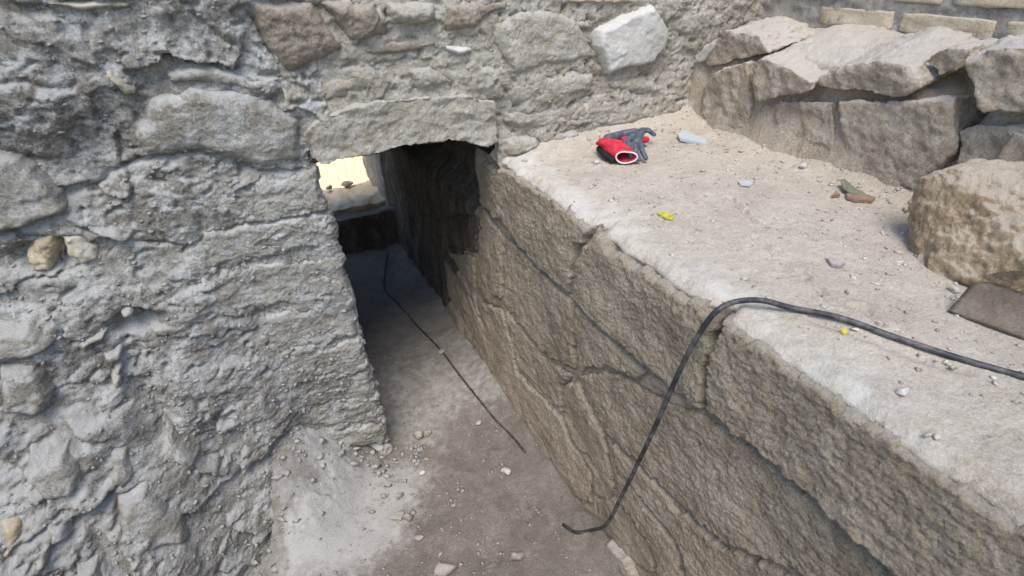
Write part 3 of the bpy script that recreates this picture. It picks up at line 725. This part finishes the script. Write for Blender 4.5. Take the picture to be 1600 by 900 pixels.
# earth core: front slope plus dusty top running back to the bricks
X, Y, nu, nv = grid(1.43, 1.86, -0.2, 1.66, 0.0055)
Z = ZL - 0.03 + 0.295*sstep(1.440, 1.545, X+0.02*fbm(X*8, Y*8, 1.0, 3)) + 0.03*sstep(1.53, 1.62, X) + 0.035*sstep(1.62, 1.80, X) + 0.020*fbm(X*9, Y*9, 2.0, 4) + 0.011*fbm(X*36, Y*36, 3.0, 4, 0.65)*sstep(1.60, 1.52, X) + 0.003*fbm(X*60, Y*60, 3.0, 3)
Z = Z + 0.03*fbm(Y*3, 1.0, 1.0, 2)
# hollow between the stones towards the right
cu = onX((1500, 150), XW)[1]
Z = Z - 0.13*np.exp(-((Y-cu)/0.05)**2)*sstep(1.70, 1.60, X)
obj('earth_core', mesh_np('earth_core', np.stack([X, Y, Z], -1).reshape(-1, 3), grid_quads(nu, nv)), M['low'], lw)
def wstone(px, xf, thick, k, mat='low', amp=0.9, rise=0.0, shrink=0.92, vox=0.0062, sm=9):
    f = [onX(p, xf) for p in px]; c = np.mean(f, 0)
    b = [c+(p-c)*shrink+np.array([thick, 0, rise]) for p in f]
    return obj('stone', prism_rock(f, b, vox, sm, amp, k), M[mat], lw)
wstone([(1093, 140), (1112, 116), (1165, 94), (1172, 160), (1168, 203), (1112, 204), (1094, 182)], 1.472, 0.16, 1.0, amp=0.9)
wstone([(1098, 98), (1112, 66), (1135, 45), (1185, 55), (1202, 84), (1165, 93), (1108, 106)], 1.50, 0.22, 2.0, rise=0.03)
wstone([(1084, 88), (1104, 70), (1118, 58), (1112, 78), (1098, 97), (1086, 99)], 1.49, 0.04, 3.0, 'palest', 0.3, vox=0.005)
wstone([(1172, 100), (1190, 88), (1235, 108), (1268, 130), (1268, 143), (1215, 155), (1176, 162)], 1.455, 0.20, 4.0, 'low', 0.8, rise=0.05)
wstone([(1271, 120), (1300, 104), (1360, 92), (1420, 104), (1442, 140), (1402, 155), (1300, 145), (1273, 138)], 1.465, 0.26, 5.0, 'low', 1.0, rise=0.06)
wstone([(1182, 166), (1220, 158), (1300, 158), (1304, 215), (1298, 256), (1258, 250), (1200, 226), (1184, 205)], 1.478, 0.12, 6.0)
wstone([(1306, 156), (1380, 156), (1430, 158), (1488, 150), (1492, 240), (1426, 299), (1398, 292), (1314, 264)], 1.476, 0.14, 7.0, amp=0.8)
wstone([(1440, 96), (1470, 74), (1508, 72), (1512, 92), (1494, 112), (1465, 122)], 1.50, 0.16, 8.0)
wstone([(1503, 92), (1540, 74), (1600, 70), (1690, 84), (1690, 180), (1600, 182), (1532, 178), (1516, 150)], 1.46, 0.20, 9.0, 'low', 1.0, rise=0.04)
wstone([(1490, 205), (1530, 190), (1600, 200), (1680, 200), (1680, 270), (1490, 270)], 1.485, 0.12, 10.0)
for i, (y0, y1, z1) in enumerate(((0.10, 0.62, 0.22), (-0.50, 0.06, 0.26), (-1.10, -0.55, 0.22), (-1.68, -1.14, 0.25))):
    pts = [(x, y, z) for x in (1.47+0.01*i, 1.68) for y in (y0, y1) for z in (ZL-0.03, ZL+z1)]
    obj('stone', hull_rock(pts, 0.016, 3, 1.1, 20+i), M['low'], lw)

bw = thing('brick_wall', 'yellow brick wall with thick grey mortar behind the low stone wall', 'wall', (XB, 0.5, 1.42))
U, V, nu, nv = grid(-1.75, 1.70, 1.38, 1.80, 0.0085)
D = 0.009 + 0.012*fbm(U*10, V*14, 5.0, 4) + 0.009*fbm(U*40, V*40, 2.0, 4) + 0.012*sstep(1.45, 1.40, V)
co = np.stack([XB-D+0.002, U, V], -1).reshape(-1, 3)
obj('mortar_bed', mesh_np('mortar_bed', co, grid_quads(nu, nv, True)), M['bmort'], bw)
def brick_mesh(L, h, k):
    bm = bmesh.new(); bmesh.ops.create_cube(bm, size=1.0); bmesh.ops.scale(bm, vec=(0.10, L, h), verts=bm.verts)
    bmesh.ops.bevel(bm, geom=bm.edges[:], offset=0.0022, segments=1, affect='EDGES')
    bmesh.ops.subdivide_edges(bm, edges=[e for e in bm.edges if e.calc_length() > 0.03], cuts=7, use_grid_fill=True)
    me = bpy.data.meshes.new('brick'); bm.to_mesh(me); bm.free()
    cc, no = np_read(me)
    cc = cc + no*(0.006*fbm(cc[:, 0]*22+k, cc[:, 1]*22, cc[:, 2]*30, 3))[:, None]
    me.vertices.foreach_set('co', cc.astype(np.float32).ravel()); me.update()
    me.polygons.foreach_set('use_smooth', np.ones(len(me.polygons), bool)); me.materials.append(M['brick']); return me
BM = [brick_mesh(0.243, 0.050, 3.0*i) for i in range(4)]
b0 = onX((1281, 35), XB)[1]
zrow = 1.488
for r in range(5):
    y = b0 + (0.0 if r % 2 == 0 else 0.145)
    while y > -1.5:
        if y < 1.66:
            o = obj('brick', BM[random.randrange(4)], None); o.parent = bw
            o.location = (-0.014+0.05+random.uniform(-0.004, 0.004), y-0.122-0.5+random.uniform(-0.004, 0.004), zrow+r*0.078-1.42)
            o.rotation_euler = (random.uniform(-0.012, 0.012), 0, random.uniform(-0.015, 0.015))
        y -= 0.272

# ================================================================== LOOSE THINGS ON THE LEDGE
# boulder
bl = [ledge_at(p) for p in ((1414, 388), (1440, 415), (1470, 434), (1505, 447), (1560, 462))]
pts = [p+np.array([0, 0, -0.01]) for p in bl]
e_ = (bl[3]-bl[0])/np.linalg.norm(bl[3]-bl[0]); nh = np.cross(e_, [0, 0, 1.0]); nh *= -np.sign(nh[0])
nf = nh*math.cos(math.radians(14)) + np.array([0, 0, 1.0])*math.sin(math.radians(14))
for px in ((1414, 372), (1414, 312), (1440, 276), (1484, 258), (1514, 300), (1547, 340), (1580, 385), (1615, 420)):
    r_ = ray(px); pts.append(CAM + r_*(((bl[0]-CAM)@nf)/(r_@nf)))
pts += [onY((1540, 253), 0.60), onY((1610, 250), 0.52), onY((1690, 262), 0.42), onY((1720, 330), 0.34), np.array([1.46, 0.36, ZL]), np.array([1.44, 0.60, ZL])]
o = obj('boulder', hull_rock(pts, 0.0050, 1, 0.75, 12.0, 0.0, 1.5), M['bould']); tag(recentre(o), 'large tan boulder resting on the ledge at the right edge', 'boulder')

# shovel
A, B = ledge_at((1479, 488), 0.002), ledge_at((1602, 533), 0.002)
ex_ = (B-A)/np.linalg.norm(B-A); back_ = np.cross([0, 0, 1], ex_); back_ /= np.linalg.norm(back_)
if back_ @ np.array([0.5, 0.8, 0]) < 0: back_ = -back_
upv = 0.50*back_ + 0.866*np.array([0, 0, 1]); upv /= np.linalg.norm(upv); nrm = np.cross(ex_, upv)
def onP(px):
    r = ray(px); t = ((A-CAM)@nrm)/(r@nrm); p = CAM+r*t-A; return np.array([p@ex_, p@upv])
sh = thing('shovel', 'dusty brown metal shovel blade lying before the boulder at right edge', 'shovel', A)
TL = onP((1524, 433)); ht = TL[1]
bm = bmesh.new()
n1, n2 = 26, 12; L = 0.27
vs = {}
for i in range(n1+1):
    for j in range(n2+1):
        a, b = i/n1, j/n2
        x0 = TL[0]*b
        if b > 0.80: x0 += 0.02*((b-0.80)/0.20)**2
        x = x0 + (L-x0)*a
        y = ht*b*(1.0-0.02*a)
        d = -0.012*math.sin(math.pi*b)*(0.4+0.6*a)
        p = A + ex_*x + upv*y + nrm*d
        vs[i, j] = bm.verts.new(Vector(p))
fs = [bm.faces.new([vs[i, j], vs[i+1, j], vs[i+1, j+1], vs[i, j+1]]) for i in range(n1) for j in range(n2)]
r = bmesh.ops.solidify(bm, geom=fs, thickness=0.0038)
bmesh.ops.recalc_face_normals(bm, faces=bm.faces)
me = bpy.data.meshes.new('blade'); bm.to_mesh(me); bm.free()
me.polygons.foreach_set('use_smooth', np.ones(len(me.polygons), bool))
metal = rock_mat('dusty_steel', (0.27, 0.222, 0.172), (0.20, 0.162, 0.124), (0.32, 0.268, 0.21), dust=(0.38, 0.33, 0.27), dust_amt=0.5, specks=0.2, bump=0.35, grain=0.45)
bs = metal.node_tree.nodes['Principled BSDF']; bs.inputs['Metallic'].default_value = 0.25; bs.inputs['Roughness'].default_value = 0.55
obj('blade', me, metal, sh)
def tube(name, pts, r, mat, parent=None, res=8, samples=10, cap=True, taper=None):
    P = np.array(pts, float); out = []
    Q = np.vstack([2*P[0]-P[1], P, 2*P[-1]-P[-2]])
    for i in range(1, len(Q)-2):
        for t in np.linspace(0, 1, samples, endpoint=False):
            p0, p1, p2, p3 = Q[i-1:i+3]
            out.append(0.5*((2*p1)+(-p0+p2)*t+(2*p0-5*p1+4*p2-p3)*t*t+(-p0+3*p1-3*p2+p3)*t**3))
    out.append(P[-1]); C = np.array(out); n = len(C)
    T = np.gradient(C, axis=0); T /= np.linalg.norm(T, axis=1)[:, None]
    ref = np.array([0, 0, 1.0]); N = []
    prev = np.cross(T[0], ref); 
    if np.linalg.norm(prev) < 1e-3: prev = np.cross(T[0], [1, 0, 0])
    prev /= np.linalg.norm(prev)
    for t in T:
        prev = prev - t*(prev@t); prev /= np.linalg.norm(prev); N.append(prev.copy())
    N = np.array(N); Bn = np.cross(T, N)
    rr = np.full(n, r) if taper is None else r*np.interp(np.linspace(0, 1, n), *taper)
    a = np.linspace(0, 2*math.pi, res, endpoint=False)
    co = C[:, None]+rr[:, None, None]*(np.cos(a)[None, :, None]*N[:, None]+np.sin(a)[None, :, None]*Bn[:, None])
    i = np.arange(n*res).reshape(n, res); j = np.roll(i, -1, 1)
    q = np.stack([i[:-1], j[:-1], j[1:], i[1:]], -1).reshape(-1, 4)
    co = np.vstack([co.reshape(-1, 3), C[:1], C[-1:]]); e0, e1 = n*res, n*res+1
    capq = [[e0, j[0, k], i[0, k], e0] for k in range(res)]
    me = bpy.data.meshes.new(name)
    faces = [tuple(int(x) for x in f) for f in q] + [(e0, int(j[0, k]), int(i[0, k])) for k in range(res)] + [(e1, int(i[-1, k]), int(j[-1, k])) for k in range(res)]
    me.from_pydata(co.tolist(), [], faces); me.polygons.foreach_set('use_smooth', np.ones(len(faces), bool)); me.update()
    return obj(name, me, mat, parent)
hs = A + ex_*L + upv*ht*0.5
sock = tube('socket', [hs-ex_*0.05-nrm*0.006, hs+ex_*0.04, hs+ex_*0.14+np.array([0, 0, 0.0])], 0.017, metal, sh, 12)
tube('handle', [hs+ex_*0.10, hs+ex_*0.5, hs+ex_*1.1], 0.016, plain_mat('worn_wood', (0.42, 0.30, 0.18), 0.7), sock, 12)

# cables
black = plain_mat('black_rubber', (0.022, 0.023, 0.026), 0.55, 0.2, 60, 0.35, 0.1, dust=0.35)
rad = 0.0056
cp = [ledge_at((1760, 640), rad), ledge_at((1680, 618), rad), ledge_at((1600, 594), rad), ledge_at((1500, 565), rad), ledge_at((1400, 535), rad+0.002), ledge_at((1310, 504), rad+0.004)]
cp += [onZ((1240, 482), ZL+0.012), onZ((1190, 470), ZL+0.022), onX((1152, 471), 0.735), onX((1126, 482), 0.700), onX((1103, 503), 0.682), onX((1078, 545), 0.672), onX((1053, 600), 0.665), onX((1027, 660), 0.665), onX((1000, 716), 0.660), onX((972, 773), 0.645)]
cp += [onX((948, 818), 0.625), floor_at((925, 834), 0.022), floor_at((900, 833), 0.006), floor_at((880, 822), 0.010)]
rgc = np.random.default_rng(9)
cp = [p+rgc.normal(size=3)*np.array([0.0012, 0.0012, 0.0006]) for p in cp]
c = tube('cable', cp, rad, black, None, 10, 8)
tag(recentre(c), 'thick black cable running across the ledge and hanging over its edge', 'cable')
cp = [floor_at(p, 0.007) for p in ((606, 398), (602, 425), (601, 452), (618, 472), (650, 508), (690, 550), (720, 590), (748, 625), (772, 655), (795, 678), (810, 695), (821, 709))]
c = tube('cable', cp, 0.0041, black, None, 8, 8); tag(recentre(c), 'thin black cable lying along the passage floor', 'cable')

# ---- gloves
red = plain_mat('red_knit', (0.50, 0.025, 0.05), 0.9, 0.3, 60, 0.1, 0.6, dust=0.15)
grey = plain_mat('grey_rubber_coating', (0.06, 0.075, 0.10), 0.62, 0.15, 120, 0.35, 0.25, dust=0.3)
hemw = plain_mat('pale_pink_hem', (0.62, 0.54, 0.53), 0.85, 0.05, 200, 0.15)
dark = plain_mat('dark_knit', (0.02, 0.02, 0.022), 0.85, 0.1, 200, 0.15)
def caps_mesh(chains, vox, sm=3):
    """union of rounded tubes (a list of (point, radius, flatten) chains), remeshed to one skin"""
    bm = bmesh.new()
    for ch in chains:
        for (p0, r0), (p1, r1) in zip(ch[:-1], ch[1:]):
            for t in np.linspace(0, 1, 6):
                p = np.array(p0)*(1-t)+np.array(p1)*t; r = r0*(1-t)+r1*t
                bmesh.ops.create_icosphere(bm, subdivisions=2, radius=r, matrix=Matrix.Translation(Vector(p)))
    return remeshed(bm, vox, sm)
def smooth_me(me): me.polygons.foreach_set('use_smooth', np.ones(len(me.polygons), bool)); me.update(); return me
def GP(x, y, h):   # a point h above the ledge, seen over pixel
    return onZ((x, y), ZL+0.008+h)
g1 = thing('work_glove', 'crumpled red work glove with its white-hemmed cuff open to the front', 'glove', GP(968, 250, 0))
# cuff: an open tube from the hem back to the crumpled hand
hem_c = GP(978.5, 246, 0.020); wdir = onZ((992, 247), ZL+0.03)-onZ((965, 247), ZL+0.03); wdir /= np.linalg.norm(wdir)
axis = GP(943, 222, 0.025) - hem_c; La = np.linalg.norm(axis); axis /= La
updir = np.cross(wdir, axis); updir /= np.linalg.norm(updir); updir *= np.sign(updir[2])
rings = []
NS, NR = 36, 22
for i in range(NR):
    t = i/(NR-1)
    cpt = hem_c*(1-t)+GP(944, 224, 0.020)*t + np.array([0, 0, 0.010*math.sin(math.pi*t)])
    a_, b_ = 0.0285*(1-t)+0.034*t, 0.0205*(1-t)+0.019*t
    if t > 0.8: a_ *= math.sqrt(max(0.02, 1-((t-0.8)/0.2)**2)); b_ *= math.sqrt(max(0.02, 1-((t-0.8)/0.2)**2))
    for s_ in range(NS):
        an = 2*math.pi*s_/NS
        cr_ = 1+0.05*math.sin(3*an+1)+0.13*math.sin(3*an+7*t+1)*t+0.10*math.sin(5*an-9*t)*min(1, 3*t)+0.07*math.sin(9*an+14*t)*t + (0.12*math.cos(2*an) if t < 0.2 else 0.06*math.cos(2*an))
        rings.append(cpt+wdir*math.cos(an)*a_*cr_+updir*math.sin(an)*b_*cr_)
i = np.arange(NR*NS).reshape(NR, NS); j = np.roll(i, -1, 1)
q = np.stack([i[:-1], j[:-1], j[1:], i[1:]], -1).reshape(-1, 4)
me = mesh_np('cuff', np.array(rings), q)
bm = bmesh.new(); bm.from_mesh(me); bmesh.ops.solidify(bm, geom=bm.faces[:], thickness=0.0022); bmesh.ops.recalc_face_normals(bm, faces=bm.faces); bm.to_mesh(me); bm.free()
cuff = obj('cuff', smooth_me(me), red, g1)
hr = rings[:NS]+rings[:2]
tube('hem', hr, 0.0025, hemw, cuff, 8, 3)
obj('fingers', smooth_me(caps_mesh([[(GP(950, 217, 0.020), 0.018), (GP(972, 210, 0.020), 0.015), (GP(992, 206, 0.026), 0.014)], [(GP(955, 214, 0.012), 0.014), (GP(985, 212, 0.012), 0.012)]], 0.003, 4)), grey, g1)
obj('side_panel', smooth_me(caps_mesh([[(GP(937, 233, 0.008), 0.012), (GP(948, 243, 0.008), 0.013), (GP(957, 250, 0.007), 0.010)]], 0.003, 3)), dark, g1)
g2 = thing('work_glove', 'dark grey coated glove palm up with bent fingers on a red glove', 'glove', GP(1000, 235, 0))
ch = [[(GP(1003, 205, 0.036), 0.013), (GP(998, 214, 0.036), 0.014), (GP(994, 222, 0.034), 0.012)],
      [(GP(999, 206, 0.032), 0.012), (GP(984, 217, 0.032), 0.013), (GP(977, 223, 0.030), 0.011)],
      [(GP(974, 224, 0.030), 0.009), (GP(972, 232, 0.026), 0.0086), (GP(975, 238, 0.016), 0.0080)],
      [(GP(982, 224, 0.033), 0.009), (GP(983, 234, 0.034), 0.0088), (GP(987, 244, 0.018), 0.0082)],
      [(GP(991, 223, 0.034), 0.009), (GP(993, 236, 0.030), 0.0090), (GP(998, 249, 0.009), 0.0084)],
      [(GP(1000, 221, 0.034), 0.009), (GP(1003, 234, 0.028), 0.0090), (GP(1009, 247, 0.009), 0.0084)],
      [(GP(1004, 204, 0.038), 0.011), (GP(1013, 203, 0.036), 0.0085), (GP(1022, 210, 0.028), 0.0080)]]
obj('coated_hand', smooth_me(caps_mesh(ch, 0.0024, 3)), grey, g2)
obj('knit_back', smooth_me(caps_mesh([[(GP(1001, 219, 0.016), 0.014), (GP(1010, 218, 0.014), 0.011)], [(GP(975, 218, 0.022), 0.012), (GP(990, 217, 0.022), 0.012)]], 0.003, 3)), red, g2)

# ---- small finds on the ledge
def sherd(name, outline, z, th, mat, lab, cat, bend=0.0, lean=(0, 0)):
    P = [ledge_at(p, z) for p in outline]; c = np.mean(P, 0)
    bm = bmesh.new()
    n = len(P)
    up = [bm.verts.new(Vector(p+np.array([0, 0, th+lean[0]*(p-c)[0]+lean[1]*(p-c)[1]+bend*((p-c)@(p-c))]))) for p in P]
    dn = [bm.verts.new(Vector(p+np.array([0, 0, lean[0]*(p-c)[0]+lean[1]*(p-c)[1]+bend*((p-c)@(p-c))]))) for p in P]
    bm.faces.new(up); bm.faces.new(dn[::-1])
    for i in range(n): bm.faces.new([up[i], dn[i], dn[(i+1) % n], up[(i+1) % n]])
    bmesh.ops.recalc_face_normals(bm, faces=bm.faces)
    bmesh.ops.bevel(bm, geom=bm.edges[:], offset=min(0.0012, th*0.3), segments=2, affect='EDGES')
    me = bpy.data.meshes.new(name); bm.to_mesh(me); bm.free()
    o = obj(name, me, mat); return tag(recentre(o), lab, cat)
yel = plain_mat('yellow_leaf', (0.42, 0.37, 0.05), 0.6, 0.3, 90)
brown = plain_mat('brown_leaf', (0.19, 0.115, 0.075), 0.8, 0.25, 90, dust=0.4)
green = plain_mat('dull_green_leaf', (0.12, 0.13, 0.08), 0.8, 0.25, 90, dust=0.4)
whit = plain_mat('pale_chip', (0.37, 0.385, 0.385), 0.8, 0.08, 60)
sherd('curled_leaf', [(1026, 336), (1034, 334), (1048, 337), (1054, 342), (1050, 346), (1040, 344)], 0.002, 0.005, yel, 'small curled yellow leaf on the ledge', 'leaf')
sherd('green_leaf', [(1309, 293), (1316, 291), (1332, 302), (1350, 308), (1346, 312), (1330, 310), (1316, 303)], 0.012, 0.004, green, 'dull green leaf lying on a brown shard near the boulder', 'leaf', lean=(0.1, 0.15))
sherd('brown_shard', [(1320, 307), (1345, 307), (1367, 313), (1362, 319), (1335, 318), (1322, 313)], 0.002, 0.008, brown, 'flat reddish brown shard under a green leaf', 'shard')
sherd('brown_shard', [(1305, 302), (1312, 309), (1298, 311)], 0.002, 0.008, brown, 'small triangular brown shard left of the green leaf', 'shard')
sherd('grey_flake', [(1291, 408), (1299, 406), (1312, 411), (1320, 415), (1311, 421), (1297, 417)], 0.001, 0.007, M['pebd'], 'dark grey flake alone in the middle of the ledge', 'flake')
sherd('pale_shard', [(1057, 217), (1066, 212), (1085, 216), (1105, 221), (1104, 227), (1085, 225), (1062, 223)], 0.003, 0.010, whit, 'long pale bluish shard right of the gloves', 'shard', lean=(0, 0.15))
sherd('pale_shard', [(1152, 286), (1165, 283), (1178, 288), (1172, 293), (1156, 291)], 0.001, 0.005, whit, 'flat whitish chip midway between gloves and boulder', 'shard')
sherd('yellow_chip', [(1311, 519), (1318, 516), (1324, 522), (1316, 527)], 0.001, 0.006, yel, 'tiny yellow chip beside the thick cable', 'chip')
sherd('ochre_chip', [(1409, 328), (1416, 326), (1420, 331), (1413, 334)], 0.001, 0.008, M['ochre'], 'tiny ochre chip at the left foot of the boulder', 'chip')

# individual pebbles
pc = [0]
def pebble(at, px, r, mat, lab, sq=0.65, grp=None):
    pc[0] += 1
    r *= 1.3; p = at(px); o = obj('pebble', lump(p+np.array([0, 0, r*0.5*sq]), (r, r*0.8, r), 60+pc[0], None, max(0.0022, r*0.18), min(0.35, r*14), sq), mat)
    return tag(recentre(o), lab, 'pebble', grp)
for a in (((1410, 614), 0.011, 'palest', 'white angular pebble on the ledge below the thick cable'),
          ((1447, 682), 0.008, 'cream', 'small white pebble near the ledge edge at lower right'),
          ((1462, 684), 0.006, 'peb', 'tiny tan pebble beside a small white one at lower right'),
          ((1255, 262), 0.013, 'peb', 'tan pebble at the foot of the low wall'),
          ((1200, 468), 0.008, 'cream', 'white pebble just above the bend of the thick cable'),
          ((1192, 471), 0.006, 'peb', 'tiny pebble left of a white one above the cable bend'),
          ((933, 256), 0.014, 'peb', 'pale crumbly pebble in front of the red glove'),
          ((1098, 268), 0.009, 'cream', 'cream pebble below the long pale shard'),
          ((1138, 268), 0.008, 'peb', 'tan pebble on the ledge left of the low wall foot'),
          ((1340, 298), 0.006, 'palest', 'tiny white pebble above the green leaf'),
          ((1490, 455), 0.014, 'peb', 'tan pebble between the boulder and the shovel'),
          ((1385, 388), 0.006, 'cream', 'tiny white pebble left of the boulder foot'),
          ((820, 252), 0.012, 'peb', 'pebble on the ledge corner beside the lintel end'),
          ((1158, 238), 0.010, 'peb', 'pebble on the ledge below the leftmost low-wall stones')):
    pebble(ledge_at, a[0], a[1], M[a[2]], a[3])
for a in (((655, 682), 0.022, 'pebd', 'brown clod in the middle of the passage mouth'),
          ((668, 680), 0.016, 'pebd', 'clod touching the right of a larger clod in the passage mouth'),
          ((625, 776), 0.016, 'pebd', 'upper brown clod on the edge of the pale patch'),
          ((622, 808), 0.022, 'pebd', 'largest brown clod at the edge of the pale patch'),
          ((638, 810), 0.018, 'pebd', 'brown clod right of the largest one by the pale patch'),
          ((655, 842), 0.012, 'pebd', 'small brown clod below the pale patch on the trench floor'),
          ((790, 741), 0.020, 'palest', 'flat whitish pebble on the trench floor by the right wall'),
          ((776, 670), 0.013, 'pebd', 'dark pebble beside the end of the thin cable'),
          ((748, 662), 0.014, 'peb', 'pale pebble left of the thin cable end'),
          ((807, 872), 0.022, 'pebd', 'round half-buried stone low on the trench floor'),
          ((697, 893), 0.026, 'pebd', 'half-buried stone at the bottom edge of the picture'),
          ((709, 791), 0.010, 'pebd', 'small clod in the middle of the trench floor'),
          ((660, 740), 0.010, 'palest', 'small white crumb right of the pale patch'),
          ((690, 552), 0.016, 'pebd', 'dark clod touching the thin cable in the passage'),
          ((688, 866), 0.008, 'palest', 'tiny white pebble near the bottom of the trench floor')):
    pebble(floor_at, a[0], a[1]*1.25, M[a[2]], a[3])

# gravel: crumbs nobody could count
def gravel(name, xy, zf, rmin, rmax, mat, seed, pos=None):
    rg = np.random.default_rng(seed); n = len(xy)
    r = rmin + (rmax-rmin)*rg.random(n)**4
    base = np.array([(1, 0, 0), (-1, 0, 0), (0, 1, 0), (0, -1, 0), (0, 0, 1), (0, 0, -1), (0.6, 0.6, 0.5), (-0.6, 0.5, 0.5)], float)
    fc = np.array([(0, 6, 4), (0, 2, 6), (2, 4, 6), (2, 7, 4), (2, 1, 7), (1, 4, 7), (1, 3, 4), (3, 0, 4), (2, 0, 5), (1, 2, 5), (3, 1, 5), (0, 3, 5)])
    v = base[None]*(0.6+0.7*rg.random((n, 8, 1)))*r[:, None, None]*np.stack([1+rg.random(n), 0.7+0.5*rg.random(n), 0.5+0.5*rg.random(n)], -1)[:, None]
    a = rg.random(n)*6.28; c, s_ = np.cos(a)[:, None], np.sin(a)[:, None]
    v = np.stack([v[..., 0]*c-v[..., 1]*s_, v[..., 0]*s_+v[..., 1]*c, v[..., 2]], -1)
    if pos is None:
        z = zf(xy[:, 0], xy[:, 1]); pos = np.concatenate([xy, (z+r*0.15)[:, None]], 1)
    v += pos[:, None]
    f = (fc[None]+8*np.arange(n)[:, None, None]).reshape(-1, 3)
    return kind(obj(name, mesh_np(name, v.reshape(-1, 3), f, False), mat), 'stuff')
rg = np.random.default_rng(21)
xy = np.stack([rg.uniform(0.76, 1.55, 16000), rg.uniform(-0.02, 1.66, 16000)], -1)
dens = 0.07+0.55*np.clip(fbm(xy[:, 0]*5, xy[:, 1]*5, 2.0, 3)+0.15, 0, 1)+0.35*sstep(1.25, 1.5, xy[:, 0])
dens *= sstep(0.0, 0.10, xy[:, 0]-XR-0.03)
xy = xy[rg.random(len(xy)) < dens]
gravel('gravel', xy[::2], ledge_z, 0.0008, 0.0065, M['peb'], 1)['label'] = 'loose pale gravel on the ledge'
gravel('gravel', xy[1::2], ledge_z, 0.0010, 0.0050, M['mason'], 2)['label'] = 'loose brown crumbs on the ledge'
xy = np.stack([rg.uniform(-0.45, 0.72, 9000), rg.uniform(0.7, 2.2, 9000)], -1)
dens = 0.10+0.5*np.clip(fbm(xy[:, 0]*5, xy[:, 1]*5, 7.0, 3)+0.1, 0, 1)
xy = xy[rg.random(len(xy)) < dens]
gravel('gravel', xy, floor_z, 0.0012, 0.0080, M['pebd'], 3)['label'] = 'loose crumbs on the trench floor'

# crumbs clinging to the rubble and mortar, thickest at the foot
def cling(co, n, seed, zmax, xmin, xmax):
    rg = np.random.default_rng(seed)
    ok = (co[:, 2] < zmax) & (co[:, 0] > xmin) & (co[:, 0] < xmax) & (co[:, 1] < YF+0.12)
    c = co[ok]; d = 0.25+np.clip(fbm(c[:, 0]*6, c[:, 2]*6, 3.0, 3)+0.05, 0, 1)*1.4+0.5*sstep(0.9, 0.3, c[:, 2])
    return c[rg.choice(len(c), n, replace=False, p=d/d.sum())]
p = cling(LEFT_CO, 9000, 31, 1.75, -1.15, 0.16)
def stuff(o, label):
    o['label'] = label; return o
stuff(gravel('crumbs', p[:5000], None, 0.0012, 0.0080, M['leftst'], 5, p[:5000]), 'pale crumbs clinging to the rubble wall')
stuff(gravel('crumbs', p[5000:], None, 0.0012, 0.0085, M['left'], 6, p[5000:]), 'grey crumbs clinging to the rubble wall')
p = cling(UP_CO, 3500, 32, 1.72, 0.1, 1.75)
stuff(gravel('crumbs', p, None, 0.0010, 0.0060, M['lintel'], 7, p), 'tan crumbs clinging to the wall above the ledge')
rg = np.random.default_rng(77)
xy = np.stack([rg.uniform(-0.6, 0.3, 30000), rg.uniform(0.9, 1.62, 30000)], -1)
gap = (YF-f_base(xy[:, 0], floor_z(xy[:, 0], xy[:, 1])))-xy[:, 1]      # distance in front of the wall foot
xy = xy[rg.random(len(xy)) < 0.16*np.exp(-np.clip(gap, 0, 1)/0.07)*(gap > -0.04)]
stuff(gravel('rubble_crumbs', xy, floor_z, 0.0020, 0.0160, M['left'], 8), 'small rubble fallen along the foot of the left wall')
